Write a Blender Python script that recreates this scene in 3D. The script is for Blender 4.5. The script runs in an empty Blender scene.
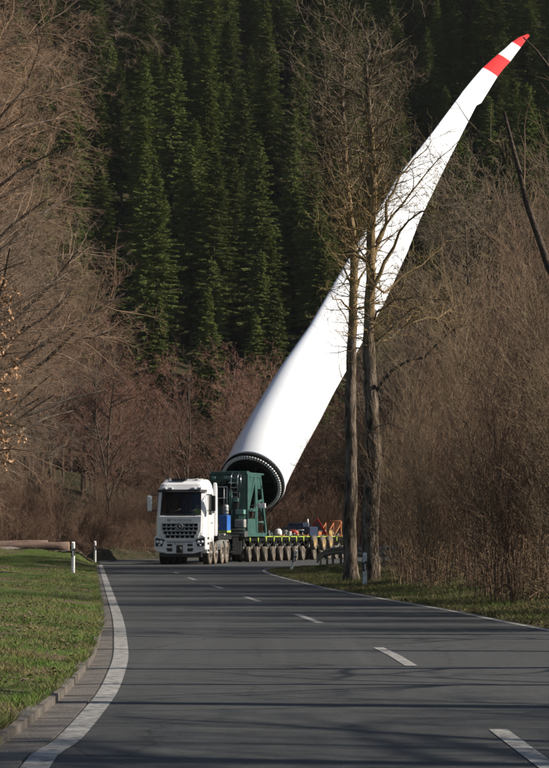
import bpy, bmesh, math, random
import numpy as np
from mathutils import Vector, Matrix
from mathutils.geometry import tessellate_polygon

S = bpy.context.scene
C = S.collection
R = math.radians
# ------------------------------------------------------------------ camera, sky, sun
F = 2340.0; CX = 274.5; CY = 384.0; CH = 1.35; PITCH = math.atan(152.0 / F)
cam_d = bpy.data.cameras.new("camera"); cam = bpy.data.objects.new("camera", cam_d); C.objects.link(cam)
cam.location = (0, 0, CH); cam.rotation_euler = (math.pi / 2 + PITCH, 0, 0)
cam_d.sensor_fit = 'HORIZONTAL'; cam_d.sensor_width = 24.0; cam_d.lens = F / 549.0 * 24.0
cam_d.clip_start = 0.5; cam_d.clip_end = 4000
S.camera = cam
SUN_EL, SUN_AZ = R(33), R(93)          # azimuth clockwise from +Y (the view direction)
w = bpy.data.worlds.new("World"); S.world = w; w.use_nodes = True
nt = w.node_tree; bg = nt.nodes["Background"]
sky = nt.nodes.new("ShaderNodeTexSky"); sky.sky_type = 'NISHITA'; sky.sun_disc = False
sky.sun_elevation = SUN_EL; sky.sun_rotation = SUN_AZ; sky.air_density = 1.0; sky.dust_density = 1.0
nt.links.new(sky.outputs[0], bg.inputs[0]); bg.inputs[1].default_value = 0.066
sd = bpy.data.lights.new("sun", 'SUN'); sd.energy = 5.0; sd.angle = R(0.5); sd.color = (1.0, 0.92, 0.80)
sun = bpy.data.objects.new("sun", sd); C.objects.link(sun)
sv = Vector((math.sin(SUN_AZ) * math.cos(SUN_EL), math.cos(SUN_AZ) * math.cos(SUN_EL), math.sin(SUN_EL)))
sun.rotation_euler = sv.to_track_quat('Z', 'Y').to_euler()
S.view_settings.view_transform = 'Standard'; S.view_settings.look = 'None'
S.view_settings.exposure = 0.72; S.view_settings.gamma = 1.0; S.view_settings.use_curve_mapping = False

def P(u, v, Y):
    "point of the world at depth Y seen at photo position u, v"
    a = (u - CX) / F; b = (CY - v) / F
    dy = math.cos(PITCH) - b * math.sin(PITCH); dz = math.sin(PITCH) + b * math.cos(PITCH)
    t = Y / dy
    return Vector((a * t, Y, CH + dz * t))
def G(u, v, z=0.0):
    a = (u - CX) / F; b = (CY - v) / F
    dy = math.cos(PITCH) - b * math.sin(PITCH); dz = math.sin(PITCH) + b * math.cos(PITCH)
    t = (z - CH) / dz
    return (a * t, dy * t)

# ------------------------------------------------------------------ materials
def mat(name, col, rough=0.6, col2=None, scale=3.0, detail=6, bump=0.0, bscale=None, metal=0.0, spec=0.5,
        rnd=0.0, lo=0.35, hi=0.65, stretch=None, coord='Object', coat=0.0):
    m = bpy.data.materials.new(name); m.use_nodes = True
    n = m.node_tree.nodes; l = m.node_tree.links; b = n["Principled BSDF"]
    b.inputs["Roughness"].default_value = rough; b.inputs["Metallic"].default_value = metal
    b.inputs["Specular IOR Level"].default_value = spec; b.inputs["Coat Weight"].default_value = coat
    b.inputs["Base Color"].default_value = (*col, 1)
    tc = n.new("ShaderNodeTexCoord"); vec = tc.outputs[coord]
    if stretch:
        mp = n.new("ShaderNodeMapping"); mp.inputs["Scale"].default_value = stretch
        l.new(vec, mp.inputs["Vector"]); vec = mp.outputs[0]
    out = None
    if col2:
        no = n.new("ShaderNodeTexNoise"); no.inputs["Scale"].default_value = scale; no.inputs["Detail"].default_value = detail
        l.new(vec, no.inputs["Vector"])
        r = n.new("ShaderNodeValToRGB"); r.color_ramp.elements[0].position = lo; r.color_ramp.elements[1].position = hi
        r.color_ramp.elements[0].color = (*col, 1); r.color_ramp.elements[1].color = (*col2, 1)
        l.new(no.outputs[0], r.inputs[0]); out = r.outputs[0]
    if rnd:
        oi = n.new("ShaderNodeObjectInfo"); mr = n.new("ShaderNodeMapRange")
        mr.inputs["To Min"].default_value = 1 - rnd; mr.inputs["To Max"].default_value = 1 + rnd
        l.new(oi.outputs["Random"], mr.inputs[0])
        hs = n.new("ShaderNodeHueSaturation"); l.new(mr.outputs[0], hs.inputs["Value"])
        if out: l.new(out, hs.inputs["Color"])
        else: hs.inputs["Color"].default_value = (*col, 1)
        out = hs.outputs[0]
    if out: l.new(out, b.inputs["Base Color"])
    if bump:
        n2 = n.new("ShaderNodeTexNoise"); n2.inputs["Scale"].default_value = bscale or scale * 4; n2.inputs["Detail"].default_value = 6
        l.new(vec, n2.inputs["Vector"])
        bp = n.new("ShaderNodeBump"); bp.inputs["Strength"].default_value = bump; bp.inputs["Distance"].default_value = 0.05
        l.new(n2.outputs[0], bp.inputs["Height"]); l.new(bp.outputs[0], b.inputs["Normal"])
    return m
def ramp_chain(m, base_out, col, scale, lo, hi, coord='Object', stretch=None, detail=8):
    "mix a further colour into the base colour where a noise is high"
    n = m.node_tree.nodes; l = m.node_tree.links; b = n["Principled BSDF"]
    tc = n.new("ShaderNodeTexCoord"); vec = tc.outputs[coord]
    if stretch:
        mp = n.new("ShaderNodeMapping"); mp.inputs["Scale"].default_value = stretch
        l.new(vec, mp.inputs["Vector"]); vec = mp.outputs[0]
    no = n.new("ShaderNodeTexNoise"); no.inputs["Scale"].default_value = scale; no.inputs["Detail"].default_value = detail
    l.new(vec, no.inputs["Vector"])
    mr = n.new("ShaderNodeMapRange"); mr.inputs["From Min"].default_value = lo; mr.inputs["From Max"].default_value = hi
    l.new(no.outputs[0], mr.inputs[0])
    mx = n.new("ShaderNodeMix"); mx.data_type = 'RGBA'
    l.new(mr.outputs[0], mx.inputs[0])
    if b.inputs["Base Color"].is_linked:
        l.new(b.inputs["Base Color"].links[0].from_socket, mx.inputs[6])
    else: mx.inputs[6].default_value = b.inputs["Base Color"].default_value
    mx.inputs[7].default_value = (*col, 1)
    l.new(mx.outputs[2], b.inputs["Base Color"])
    return m

M = {}
M['asphalt'] = mat("asphalt", (.028, .029, .029), .85, (.057, .058, .057), 70, bump=.35, bscale=120, lo=.32, hi=.68, spec=.35)
ramp_chain(M['asphalt'], None, (.027, .027, .026), 9, .5, .75, stretch=(1, .5, 1))
ramp_chain(M['asphalt'], None, (.033, .033, .032), .5, .45, .75, stretch=(1, .12, 1))
ramp_chain(M['asphalt'], None, (.060, .061, .060), 1.3, .52, .85, stretch=(1.8, .04, 1))
ramp_chain(M['asphalt'], None, (.095, .093, .088), 26, .62, .72)
def cracks(m, scale=.42, wid=.0042):
    n = m.node_tree.nodes; l = m.node_tree.links; b = n["Principled BSDF"]; src = b.inputs["Base Color"].links[0].from_socket
    tc = n.new("ShaderNodeTexCoord"); nz = n.new("ShaderNodeTexNoise"); nz.inputs["Scale"].default_value = 2.5; nz.inputs["Detail"].default_value = 6; l.new(tc.outputs["Object"], nz.inputs["Vector"])
    ma = n.new("ShaderNodeMixRGB"); ma.blend_type = 'ADD'; ma.inputs[0].default_value = .35; l.new(tc.outputs["Object"], ma.inputs[1]); l.new(nz.outputs["Color"], ma.inputs[2])
    mp = n.new("ShaderNodeMapping"); mp.inputs["Scale"].default_value = (1, .22, 1); l.new(ma.outputs[0], mp.inputs[0])
    vo = n.new("ShaderNodeTexVoronoi"); vo.feature = 'DISTANCE_TO_EDGE'; vo.inputs["Scale"].default_value = scale; l.new(mp.outputs[0], vo.inputs["Vector"])
    mk = n.new("ShaderNodeTexNoise"); mk.inputs["Scale"].default_value = .23; l.new(tc.outputs["Object"], mk.inputs["Vector"])
    lt = n.new("ShaderNodeMapRange"); lt.inputs["From Min"].default_value = wid; lt.inputs["From Max"].default_value = wid * 1.8; lt.inputs["To Min"].default_value = 1; lt.inputs["To Max"].default_value = 0; l.new(vo.outputs["Distance"], lt.inputs[0])
    m2 = n.new("ShaderNodeMapRange"); m2.inputs["From Min"].default_value = .46; m2.inputs["From Max"].default_value = .54; l.new(mk.outputs[0], m2.inputs[0])
    mu = n.new("ShaderNodeMath"); mu.operation = 'MULTIPLY'; l.new(lt.outputs[0], mu.inputs[0]); l.new(m2.outputs[0], mu.inputs[1])
    mx = n.new("ShaderNodeMix"); mx.data_type = 'RGBA'; l.new(mu.outputs[0], mx.inputs[0]); l.new(src, mx.inputs[6]); mx.inputs[7].default_value = (.024, .024, .023, 1)
    l.new(mx.outputs[2], b.inputs["Base Color"])
cracks(M['asphalt'])
M['paint'] = mat("road_paint", (.27, .26, .24), .8, (.19, .18, .165), 6, bump=.1, bscale=80)
ramp_chain(M['paint'], None, (.10, .095, .088), 12, .52, .62)
M['gutter'] = mat("gutter_stone", (.115, .10, .086), .9, (.075, .065, .056), 5, bump=.4, bscale=40)
M['kerb'] = mat("kerb_stone", (.12, .10, .082), .9, (.06, .052, .042), 4, bump=.4, bscale=40)
M['joint'] = mat("joint", (.05, .045, .03), .9, (.09, .08, .04), 8)
M['ground'] = mat("verge_ground", (.055, .085, .016), .95, (.038, .06, .012), 1.1, bump=.8, bscale=9, lo=.35, hi=.6, spec=.1)
ramp_chain(M['ground'], None, (.095, .068, .045), .55, .52, .64)
ramp_chain(M['ground'], None, (.12, .10, .055), 7, .58, .72)
M['hill'] = mat("forest_floor", (.045, .036, .020), .95, (.022, .024, .011), 1.2, bump=.8, bscale=3, spec=.1)
M['track'] = mat("gravel_track", (.20, .165, .14), .9, (.12, .10, .085), 2, bump=.5, bscale=20)
M['blade_grass'] = mat("grass_blade", (.075, .14, .016), .7, (.17, .155, .05), .8, lo=.42, hi=.62, spec=.2)
ramp_chain(M['blade_grass'], None, (.16, .12, .07), 14, .5, .62)
M['dry_grass'] = mat("dry_grass_blade", (.14, .115, .05), .8, (.075, .10, .02), .8, spec=.2, lo=.42, hi=.6)
M['verge_dry'] = mat("dry_verge_ground", (.10, .075, .042), .95, (.055, .07, .02), .9, bump=.8, bscale=9, lo=.42, hi=.62, spec=.1)
ramp_chain(M['verge_dry'], None, (.06, .042, .026), 5, .5, .66)
M['litter'] = mat("dead_leaf", (.15, .10, .055), .8, (.07, .045, .03), 2.5)
M['bark'] = mat("bark", (.045, .033, .024), .9, (.115, .09, .068), 5, bump=1.0, bscale=14, stretch=(1, 1, .22), spec=.2)
M['bark_lichen'] = mat("lichen_bark", (.15, .10, .045), .9, (.26, .19, .085), 6, bump=.8, bscale=18, spec=.2)
def lichen_zone(m):
    n = m.node_tree.nodes; l = m.node_tree.links; b = n["Principled BSDF"]; src = b.inputs["Base Color"].links[0].from_socket
    tc = n.new("ShaderNodeTexCoord"); sx = n.new("ShaderNodeSeparateXYZ"); l.new(tc.outputs["Object"], sx.inputs[0])
    no = n.new("ShaderNodeTexNoise"); no.inputs["Scale"].default_value = 2.2; no.inputs["Detail"].default_value = 8; l.new(tc.outputs["Object"], no.inputs["Vector"])
    ad_ = n.new("ShaderNodeMath"); ad_.operation = 'MULTIPLY_ADD'; ad_.inputs[1].default_value = 5.0; l.new(no.outputs[0], ad_.inputs[0]); l.new(sx.outputs[2], ad_.inputs[2])
    r_ = n.new("ShaderNodeValToRGB"); e = r_.color_ramp.elements; e[0].position = .44; e[0].color = (0, 0, 0, 1); e[1].position = .54; e[1].color = (.55, .55, .55, 1)
    x1 = e.new(.70); x1.color = (.5, .5, .5, 1); x2 = e.new(.84); x2.color = (.08, .08, .08, 1)
    dv = n.new("ShaderNodeMath"); dv.operation = 'DIVIDE'; dv.inputs[1].default_value = 20.0; l.new(ad_.outputs[0], dv.inputs[0]); l.new(dv.outputs[0], r_.inputs[0])
    mx = n.new("ShaderNodeMix"); mx.data_type = 'RGBA'; l.new(r_.outputs[0], mx.inputs[0]); l.new(src, mx.inputs[6]); mx.inputs[7].default_value = (.25, .165, .065, 1)
    l.new(mx.outputs[2], b.inputs["Base Color"])
M['bark_road'] = mat("roadside_bark", (.040, .030, .022), .95, (.16, .125, .095), 9, bump=1.0, bscale=20, stretch=(1, 1, .3), spec=.15, lo=.38, hi=.62)
lichen_zone(M['bark_road'])
M['twig_brown'] = mat("twig_brown", (.11, .082, .055), .85, (.165, .122, .08), .5, rnd=.15, spec=.2)
M['twig_dark'] = mat('twig_dark', (.10, .075, .048), .85, (.17, .13, .08), 1.5, spec=.2)
M['twig_left'] = mat("twig_tan", (.205, .132, .085), .85, (.285, .19, .122), .4, rnd=.12, spec=.2)
M['twig_red'] = mat("twig_russet", (.18, .090, .064), .85, (.24, .13, .092), .3, rnd=.2, spec=.2)
M['shoot'] = mat("shoot_bark", (.155, .108, .065), .85, (.25, .175, .105), .8, rnd=.2, spec=.2)
M['dark_bark'] = mat("dark_bark", (.04, .030, .024), .9, (.085, .06, .045), 9, bump=.8, bscale=30, spec=.2)
M['needle'] = mat("spruce_needles", (.098, .128, .034), .8, (.16, .19, .055), .5, rnd=.35, spec=.15)
M['needle2'] = mat("bright_needles", (.10, .13, .028), .8, (.14, .165, .04), .5, rnd=.2, spec=.15)
M['spruce_bark'] = mat("spruce_bark", (.10, .075, .055), .9, (.06, .045, .035), 2)
M['dry_leaf'] = mat("oak_leaf_dry", (.26, .13, .062), .7, (.40, .23, .12), 6, spec=.3)
M['gelcoat'] = mat("gelcoat", (.78, .80, .83), .32, (.76, .77, .78), .3, spec=.5, lo=.4, hi=.7)
M['blade_red'] = mat("red_band_paint", (.50, .018, .012), .35)
M['dark_steel'] = mat("dark_steel", (.018, .019, .020), .5, (.035, .035, .035), 4, metal=.3)
M['bolt'] = mat("zinc_bolt", (.72, .72, .70), .4, metal=.3)
M['white'] = mat("white_paint", (.78, .78, .78), .3, (.72, .72, .72), 2, coat=.5)
M['matt_black'] = mat('matt_black', (.008, .008, .008), .95, spec=.08)
M['grille_grey'] = mat('grille_grey', (.42, .43, .45), .35, (.34, .35, .37), 3)
M['stud'] = mat('stud_white', (.85, .85, .82), .5)
M['black'] = mat("black_plastic", (.012, .012, .013), .5)
M['rubber'] = mat("tyre_rubber", (.020, .019, .018), .85, (.09, .07, .05), 3, bump=.3, bscale=20)
M['dusty'] = mat("dusty_tyre_side", (.19, .15, .11), .9, (.05, .04, .03), 3, bump=.3, bscale=20)
M['rim'] = mat("rim_steel", (.17, .155, .14), .6, (.09, .075, .06), 5, metal=.4)
M['chrome'] = mat("chrome", (.6, .6, .6), .15, metal=1.0)
M['steel'] = mat("galvanised_steel", (.30, .31, .32), .5, (.22, .22, .22), 4, metal=.5)
M['old_steel'] = mat('weathered_steel', (.15, .145, .135), .8, (.09, .08, .07), 3, metal=.1)
M['reflection_sheet'] = mat('blue_sky_reflection', (.03, .075, .20), .8)  # flat blue painted in for sky mirrored by the windscreen
M['green'] = mat("green_machine_paint", (.036, .10, .088), .45, (.022, .066, .058), 2, coat=.2)
M['ltgreen'] = mat("pale_green_paint", (.16, .30, .26), .45, (.10, .22, .19), 2)
M['blue'] = mat("blue_paint", (.02, .10, .36), .4, (.03, .13, .40), 2)
M['yellow'] = mat("signal_yellow", (.40, .52, .04), .6, (.22, .27, .06), 7)
M['ochre'] = mat("ochre_yellow", (.34, .22, .05), .6, (.22, .14, .05), 4)
M['orange'] = mat("orange_paint", (.36, .11, .025), .6, (.24, .09, .03), 4)
M['red'] = mat("red_paint", (.34, .02, .015), .5)
M['navy'] = mat("dark_blue_paint", (.02, .03, .06), .4)
M['deckgrey'] = mat("deck_grey", (.33, .33, .31), .6, (.20, .19, .17), 3)
M['darkgrey'] = mat("machine_grey", (.05, .055, .055), .5, (.09, .09, .085), 6)
M['postwhite'] = mat("post_plastic", (.62, .62, .60), .5, (.48, .47, .44), 8)
M['reflector'] = mat("reflector_glass", (.75, .75, .72), .2)
M['log'] = mat("log_bark", (.16, .10, .072), .9, (.10, .065, .05), 5, bump=.7, bscale=15, stretch=(.3, 1, 1))
M['log_end'] = mat("log_cut", (.42, .30, .18), .8)
M['skin'] = mat("skin", (.5, .30, .22), .5)
M['vest'] = mat("hivis_yellow", (.65, .85, .04), .6)
M['trouser'] = mat("dark_cloth", (.03, .035, .05), .8)
M['hair'] = mat("dark_hair", (.03, .02, .015), .7)
M['interior'] = mat("cab_interior", (.03, .03, .032), .8)
M['lamp'] = mat("lamp_lens", (.75, .76, .78), .1, spec=.8)
gm = bpy.data.materials.new("windscreen_glass"); gm.use_nodes = True
n = gm.node_tree.nodes; l = gm.node_tree.links; n.clear()
o_ = n.new("ShaderNodeOutputMaterial"); mx = n.new("ShaderNodeMixShader"); tr = n.new("ShaderNodeBsdfTransparent"); gl = n.new("ShaderNodeBsdfGlossy")
fr = n.new("ShaderNodeFresnel"); fr.inputs[0].default_value = 1.45
tr.inputs[0].default_value = (.70, .76, .78, 1); gl.inputs["Roughness"].default_value = .03
l.new(fr.outputs[0], mx.inputs[0]); l.new(tr.outputs[0], mx.inputs[1]); l.new(gl.outputs[0], mx.inputs[2]); l.new(mx.outputs[0], o_.inputs[0])
M['glass'] = gm

# ------------------------------------------------------------------ object helpers
def tag(o, label=None, cat=None, group=None, kind=None):
    if label: o['label'] = label
    if cat: o['category'] = cat
    if group: o['group'] = group
    if kind: o['kind'] = kind
    return o
def empty(name, loc=(0, 0, 0), rz=0.0):
    o = bpy.data.objects.new(name, None); C.objects.link(o); o.location = loc; o.rotation_euler = (0, 0, rz)
    o.empty_display_size = .3
    return o
def fast_mesh(name, V, Q, mats, nside=4, smooth=False, midx=None):
    me = bpy.data.meshes.new(name)
    V = np.asarray(V, dtype=np.float32); Q = np.asarray(Q, dtype=np.int32)
    me.vertices.add(len(V)); me.vertices.foreach_set("co", V.ravel())
    me.loops.add(Q.size); me.loops.foreach_set("vertex_index", Q.ravel())
    me.polygons.add(len(Q)); me.polygons.foreach_set("loop_start", np.arange(0, Q.size, nside, dtype=np.int32))
    me.polygons.foreach_set("loop_total", np.full(len(Q), nside, dtype=np.int32))
    for m in (mats if isinstance(mats, (list, tuple)) else [mats]): me.materials.append(m)
    if midx is not None: me.polygons.foreach_set("material_index", np.asarray(midx, dtype=np.int32))
    if smooth: me.polygons.foreach_set("use_smooth", np.ones(len(Q), dtype=bool))
    me.update(calc_edges=True)
    return me
def link(name, me, parent=None, loc=None, rz=None):
    o = bpy.data.objects.new(name, me); C.objects.link(o)
    if parent: o.parent = parent
    if loc is not None: o.location = loc
    if rz is not None: o.rotation_euler = (0, 0, rz)
    return o
def copy_tree(o, parent=None):
    c = o.copy(); C.objects.link(c)
    if parent: c.parent = parent
    for ch in list(o.children): copy_tree(ch, c)
    return c

class MB:
    "collects simple shapes into one mesh"
    def __init__(s): s.v = []; s.f = []; s.m = []; s.sm = []; s.k = 0
    def add(s, vs, fs, smooth=False):
        b = len(s.v); s.v += [tuple(p) for p in vs]
        for f in fs: s.f.append([b + i for i in f]); s.m.append(s.k); s.sm.append(smooth)
        return s
    def box(s, x0, x1, y0, y1, z0, z1, mtx=None):
        vs = [Vector((x, y, z)) for z in (z0, z1) for y in (y0, y1) for x in (x0, x1)]
        if mtx: vs = [mtx @ p for p in vs]
        return s.add(vs, [(0, 2, 3, 1), (4, 5, 7, 6), (0, 1, 5, 4), (2, 6, 7, 3), (0, 4, 6, 2), (1, 3, 7, 5)])
    def prism(s, poly, axis, a, b, mtx=None):
        "polygon in the plane across axis, from a to b along it"
        def pt(p, t):
            if axis == 'x': v = (t, p[0], p[1])
            elif axis == 'y': v = (p[0], t, p[1])
            else: v = (p[0], p[1], t)
            v = Vector(v); return mtx @ v if mtx else v
        n = len(poly); vs = [pt(p, a) for p in poly] + [pt(p, b) for p in poly]
        fs = [tuple(range(n - 1, -1, -1)), tuple(range(n, 2 * n))] + [(i, (i + 1) % n, n + (i + 1) % n, n + i) for i in range(n)]
        return s.add(vs, fs)
    def tube(s, pts, r, n=8, caps=True, smooth=True):
        pts = [Vector(p) for p in pts]; rs = r if isinstance(r, (list, tuple)) else [r] * len(pts)
        vs = []
        for i, p in enumerate(pts):
            d = (pts[min(i + 1, len(pts) - 1)] - pts[max(i - 1, 0)]).normalized()
            up = Vector((0, 0, 1)) if abs(d.z) < .9 else Vector((1, 0, 0))
            a = d.cross(up).normalized(); b = a.cross(d)
            for k in range(n):
                t = 2 * math.pi * k / n; vs.append(p + (a * math.cos(t) + b * math.sin(t)) * rs[i])
        fs = [(i * n + k, i * n + (k + 1) % n, (i + 1) * n + (k + 1) % n, (i + 1) * n + k) for i in range(len(pts) - 1) for k in range(n)]
        s.add(vs, fs, smooth)
        if caps:
            b = len(s.v) - len(vs)
            s.f.append([b + k for k in range(n)][::-1]); s.m.append(s.k); s.sm.append(False)
            s.f.append([b + (len(pts) - 1) * n + k for k in range(n)]); s.m.append(s.k); s.sm.append(False)
        return s
    def lathe(s, prof, axis='x', n=28, c=(0, 0, 0), smooth=True):
        "prof: list of (along, radius)"
        vs = []
        for (t, r) in prof:
            for k in range(n):
                a = 2 * math.pi * k / n; p, q = r * math.cos(a), r * math.sin(a)
                v = (t, p, q) if axis == 'x' else ((p, t, q) if axis == 'y' else (p, q, t))
                vs.append((v[0] + c[0], v[1] + c[1], v[2] + c[2]))
        fs = [(i * n + k, i * n + (k + 1) % n, (i + 1) * n + (k + 1) % n, (i + 1) * n + k) for i in range(len(prof) - 1) for k in range(n)]
        return s.add(vs, fs, smooth)
    def build(s, name, mats, parent=None, bevel=0.0, loc=None, rz=None):
        me = bpy.data.meshes.new(name); me.from_pydata(s.v, [], s.f)
        for m in (mats if isinstance(mats, (list, tuple)) else [mats]): me.materials.append(m)
        me.polygons.foreach_set("material_index", s.m); me.polygons.foreach_set("use_smooth", s.sm)
        bm = bmesh.new(); bm.from_mesh(me); bmesh.ops.recalc_face_normals(bm, faces=bm.faces); bm.to_mesh(me); bm.free()
        me.update()
        o = link(name, me, parent, loc, rz)
        if bevel:
            b = o.modifiers.new("bevel", 'BEVEL'); b.width = bevel; b.segments = 2; b.limit_method = 'ANGLE'; b.angle_limit = R(50)
        return o

# ------------------------------------------------------------------ road edges (metres, camera stands over x = 0, y = 0)
lp = [(35, 768), (68, 740), (93, 712), (109, 690), (118, 668), (121, 655), (120.5, 640), (119.5, 628), (116.6, 614), (110.5, 595.5), (104.5, 577), (100.7, 565)]
LE = [(-.2, -12), (-.55, 2), (-1.0, 8)] + [G(u, v) for u, v in lp] + [(-8.35, 113), (-8.6, 117), (-9.0, 121), (-9.6, 128)]
rp = [(549, 630.5), (500, 621), (454, 611.5), (400, 602), (350, 593), (320, 587), (300, 582), (280, 577), (270, 574), (264, 571)]
RE = [(4.3, -12), (4.6, 2), (4.68, 12), (4.62, 20), (4.38, 27)] + [G(u, v) for u, v in rp] + [(-.32, 95), (.1, 99), (.9, 103), (2.0, 107.5), (3.6, 114), (5.8, 124), (9, 137), (15, 151), (26, 165), (45, 182)]
OUT = [(42, 192), (24, 176), (10, 164), (0, 153), (-5.5, 143), (-8.8, 135)]
def smooth_line(pts, n=4):
    out = []
    for i in range(len(pts) - 1):
        p0 = pts[max(i - 1, 0)]; p1 = pts[i]; p2 = pts[i + 1]; p3 = pts[min(i + 2, len(pts) - 1)]
        for k in range(n):
            t = k / n
            out.append(tuple(.5 * ((2 * p1[j]) + (-p0[j] + p2[j]) * t + (2 * p0[j] - 5 * p1[j] + 4 * p2[j] - p3[j]) * t * t + (-p0[j] + 3 * p1[j] - 3 * p2[j] + p3[j]) * t ** 3) for j in (0, 1)))
    out.append(pts[-1]); return out
LES = smooth_line(LE); RES = smooth_line(RE)
def offs(line, d):
    "shift a polyline sideways; positive is to the left of its direction"
    o = []
    for i, p in enumerate(line):
        a = line[max(i - 1, 0)]; b = line[min(i + 1, len(line) - 1)]
        dx, dy = b[0] - a[0], b[1] - a[1]; L = math.hypot(dx, dy); q = d(p[1]) if callable(d) else d
        o.append((p[0] - dy / L * q, p[1] + dx / L * q))
    return o
def strip(name, a, b, za, zb, m, parent=None, thick=0.0):
    n = len(a); vs = [(p[0], p[1], za) for p in a] + [(p[0], p[1], zb) for p in b]
    fs = [(i, i + 1, n + i + 1, n + i) for i in range(n - 1)]
    if thick:
        k = 2 * n; vs += [(p[0], p[1], za - thick) for p in a] + [(p[0], p[1], zb - thick) for p in b]
        fs += [(i, k + i, k + i + 1, i + 1) for i in range(n - 1)] + [(n + i, n + i + 1, k + n + i + 1, k + n + i) for i in range(n - 1)]
    mb = MB(); mb.add(vs, fs); return mb.build(name, m, parent)
road_poly = offs(LES, .10) + OUT[::-1] + offs(RES, -.12)[::-1]
def kw(k): return lambda y: .105 + k * float(np.interp(y, [14, 18, 26, 36], [.40, .36, .26, .19]))
gut = offs(LES, kw(1.0))
ground_poly = gut + OUT[::-1] + offs(RES, -.12)[::-1]
def prep(poly): return np.array(poly), np.roll(np.array(poly), -1, axis=0)
def sdist(px, py, poly):
    "signed distance to the polygon, positive outside"
    A, B = prep(poly); d2 = np.full(px.shape, 1e18); ins = np.zeros(px.shape, bool)
    for (ax, ay), (bx, by) in zip(A, B):
        ex, ey = bx - ax, by - ay; L = ex * ex + ey * ey + 1e-12
        t = np.clip(((px - ax) * ex + (py - ay) * ey) / L, 0, 1)
        d2 = np.minimum(d2, (px - ax - t * ex) ** 2 + (py - ay - t * ey) ** 2)
        c = ((ay > py) != (by > py)) & (px < (bx - ax) * (py - ay) / (by - ay + 1e-12) + ax)
        ins ^= c
    d = np.sqrt(d2); return np.where(ins, -d, d)
def sst(a, b, x):
    t = np.clip((x - a) / (b - a), 0, 1); return t * t * (3 - 2 * t)
mid = np.array([(LES[i][0] + 2.8, LES[i][1]) for i in range(len(LES))])
def height(px, py, d=None):
    px = np.asarray(px, float); py = np.asarray(py, float)
    if d is None: d = sdist(px, py, ground_poly)
    bd_ = np.interp(py, [-12, 13, 28, 60, 90, 110, 135, 200], [2, 1.5, 1.2, -1, -4, -4.5, -7, -10])
    bw = np.interp(py, [95, 150, 200], [.05, 3, 16]); left = sst(-bw, bw, bd_ - px)
    hl = .07 + .30 * sst(.6, 9, d) * sst(8, 60, py) + .42 * sst(0, .9, d) * sst(92, 115, py) + .10 * sst(0, 1.2, d) + .05 * np.clip(d - 10, 0, 20) + .16 * np.clip(d - 12, 0, 30) * sst(110, 160, py)
    hr = -.01 + .22 * sst(.4, 3.5, d) + .07 * np.clip(px - 7, 0, 40) * sst(50, 120, py) + .10 * np.clip(px - 7, 0, 40) * sst(80, 160, py)
    h = hl * left + hr * (1 - left)
    bump = .045 * np.sin(px * 3.1 + 2 * np.sin(py * .7)) * np.sin(py * 1.3) + .05 * np.sin(px * .9 + 1.3 * np.sin(py * .31)) * np.sin(py * .43 + px * .2) + .03 * np.sin(px * 2.3 + py * .8)
    h = h + bump * sst(.3, 3, d)
    far = 0.62 * (np.sqrt(np.maximum(py - 212, 0) ** 2 + 400) - 20) + 2.2 * np.sin(px * .045 + 1) * np.sin(py * .03) * sst(190, 260, py)
    far = far + .04 * np.maximum(np.abs(px) - 60, 0)
    h = h * (1 - sst(170, 230, py) * 0) + np.minimum(far, 135)
    t = sst(-.22, .0, d)
    return np.where(d < 0, -.10 * (1 - t) + np.minimum(h, .02) * t, h)
def hz(x, y): return float(height(np.array([x]), np.array([y]))[0])

# ------------------------------------------------------------------ ground, road, markings
def spaced(lo, hi, a, b, fine, coarse):
    o = list(np.arange(a, b, fine)); s = fine; x = a
    while x > lo: s = min(s * 1.25, coarse); x -= s; o.append(x)
    s = fine; x = b
    while x < hi: o.append(x); s = min(s * 1.25, coarse); x += s
    return np.array(sorted(o))
xs = spaced(-700, 700, -13, 12, .22, 40); ys = np.concatenate([spaced(-120, 560, 4, 128, .4, 5), np.arange(580, 1500, 40.0)])
GX, GY = np.meshgrid(xs, ys); px, py = GX.ravel(), GY.ravel()
D = sdist(px, py, ground_poly); H = height(px, py, D)
nx, ny = len(xs), len(ys)
I = (np.arange(ny - 1)[:, None] * nx + np.arange(nx - 1)[None, :]).ravel()
Q = np.stack([I, I + 1, I + nx + 1, I + nx], 1)
fy = py[Q].mean(1); fx = px[Q].mean(1)
me = fast_mesh("ground", np.stack([px, py, H], 1), Q, [M['ground'], M['hill'], M['verge_dry']], 4, True, np.where((fy > 113) | (fx > 12) | (fx < -16), 1, np.where(fx > -.6, 2, 0)))
tag(link("ground", me), kind='structure')
tris = tessellate_polygon([[Vector((p[0], p[1], 0)) for p in road_poly]])
mb = MB(); mb.add([(p[0], p[1], 0) for p in road_poly], tris)
nR = len(road_poly)
mb.add([(p[0], p[1], 0) for p in road_poly] + [(p[0], p[1], -.2) for p in road_poly], [(i, (i + 1) % nR, nR + (i + 1) % nR, nR + i) for i in range(nR)])
tag(mb.build("road", M['asphalt']), kind='structure')
nl = [i for i, p in enumerate(LES) if p[1] < 112][-1] + 1
L1 = LES[:nl]
tag(strip("edge_line_left", offs(L1, .085), offs(L1, -.085), .005, .005, M['paint']), kind='structure')
nr = [i for i, p in enumerate(RES) if p[1] < 103][-1] + 1
tag(strip("edge_line_right", offs(RES[:nr], .07), offs(RES[:nr], -.05), .005, .005, M['paint']), kind='structure')
def along(line, s0, s1, step=.5):
    acc = 0; out = []; tgt = s0
    for a, b in zip(line[:-1], line[1:]):
        L = math.dist(a, b)
        while tgt <= min(acc + L, s1) + 1e-9 and tgt >= acc - 1e-9:
            t = (tgt - acc) / L; out.append((a[0] + (b[0] - a[0]) * t, a[1] + (b[1] - a[1]) * t)); tgt += step
        acc += L
    return out
cpx = [(395, 656, 0), (305, 617.5, 0), (253, 599.6, 0), (216, 587, 0)]
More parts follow.
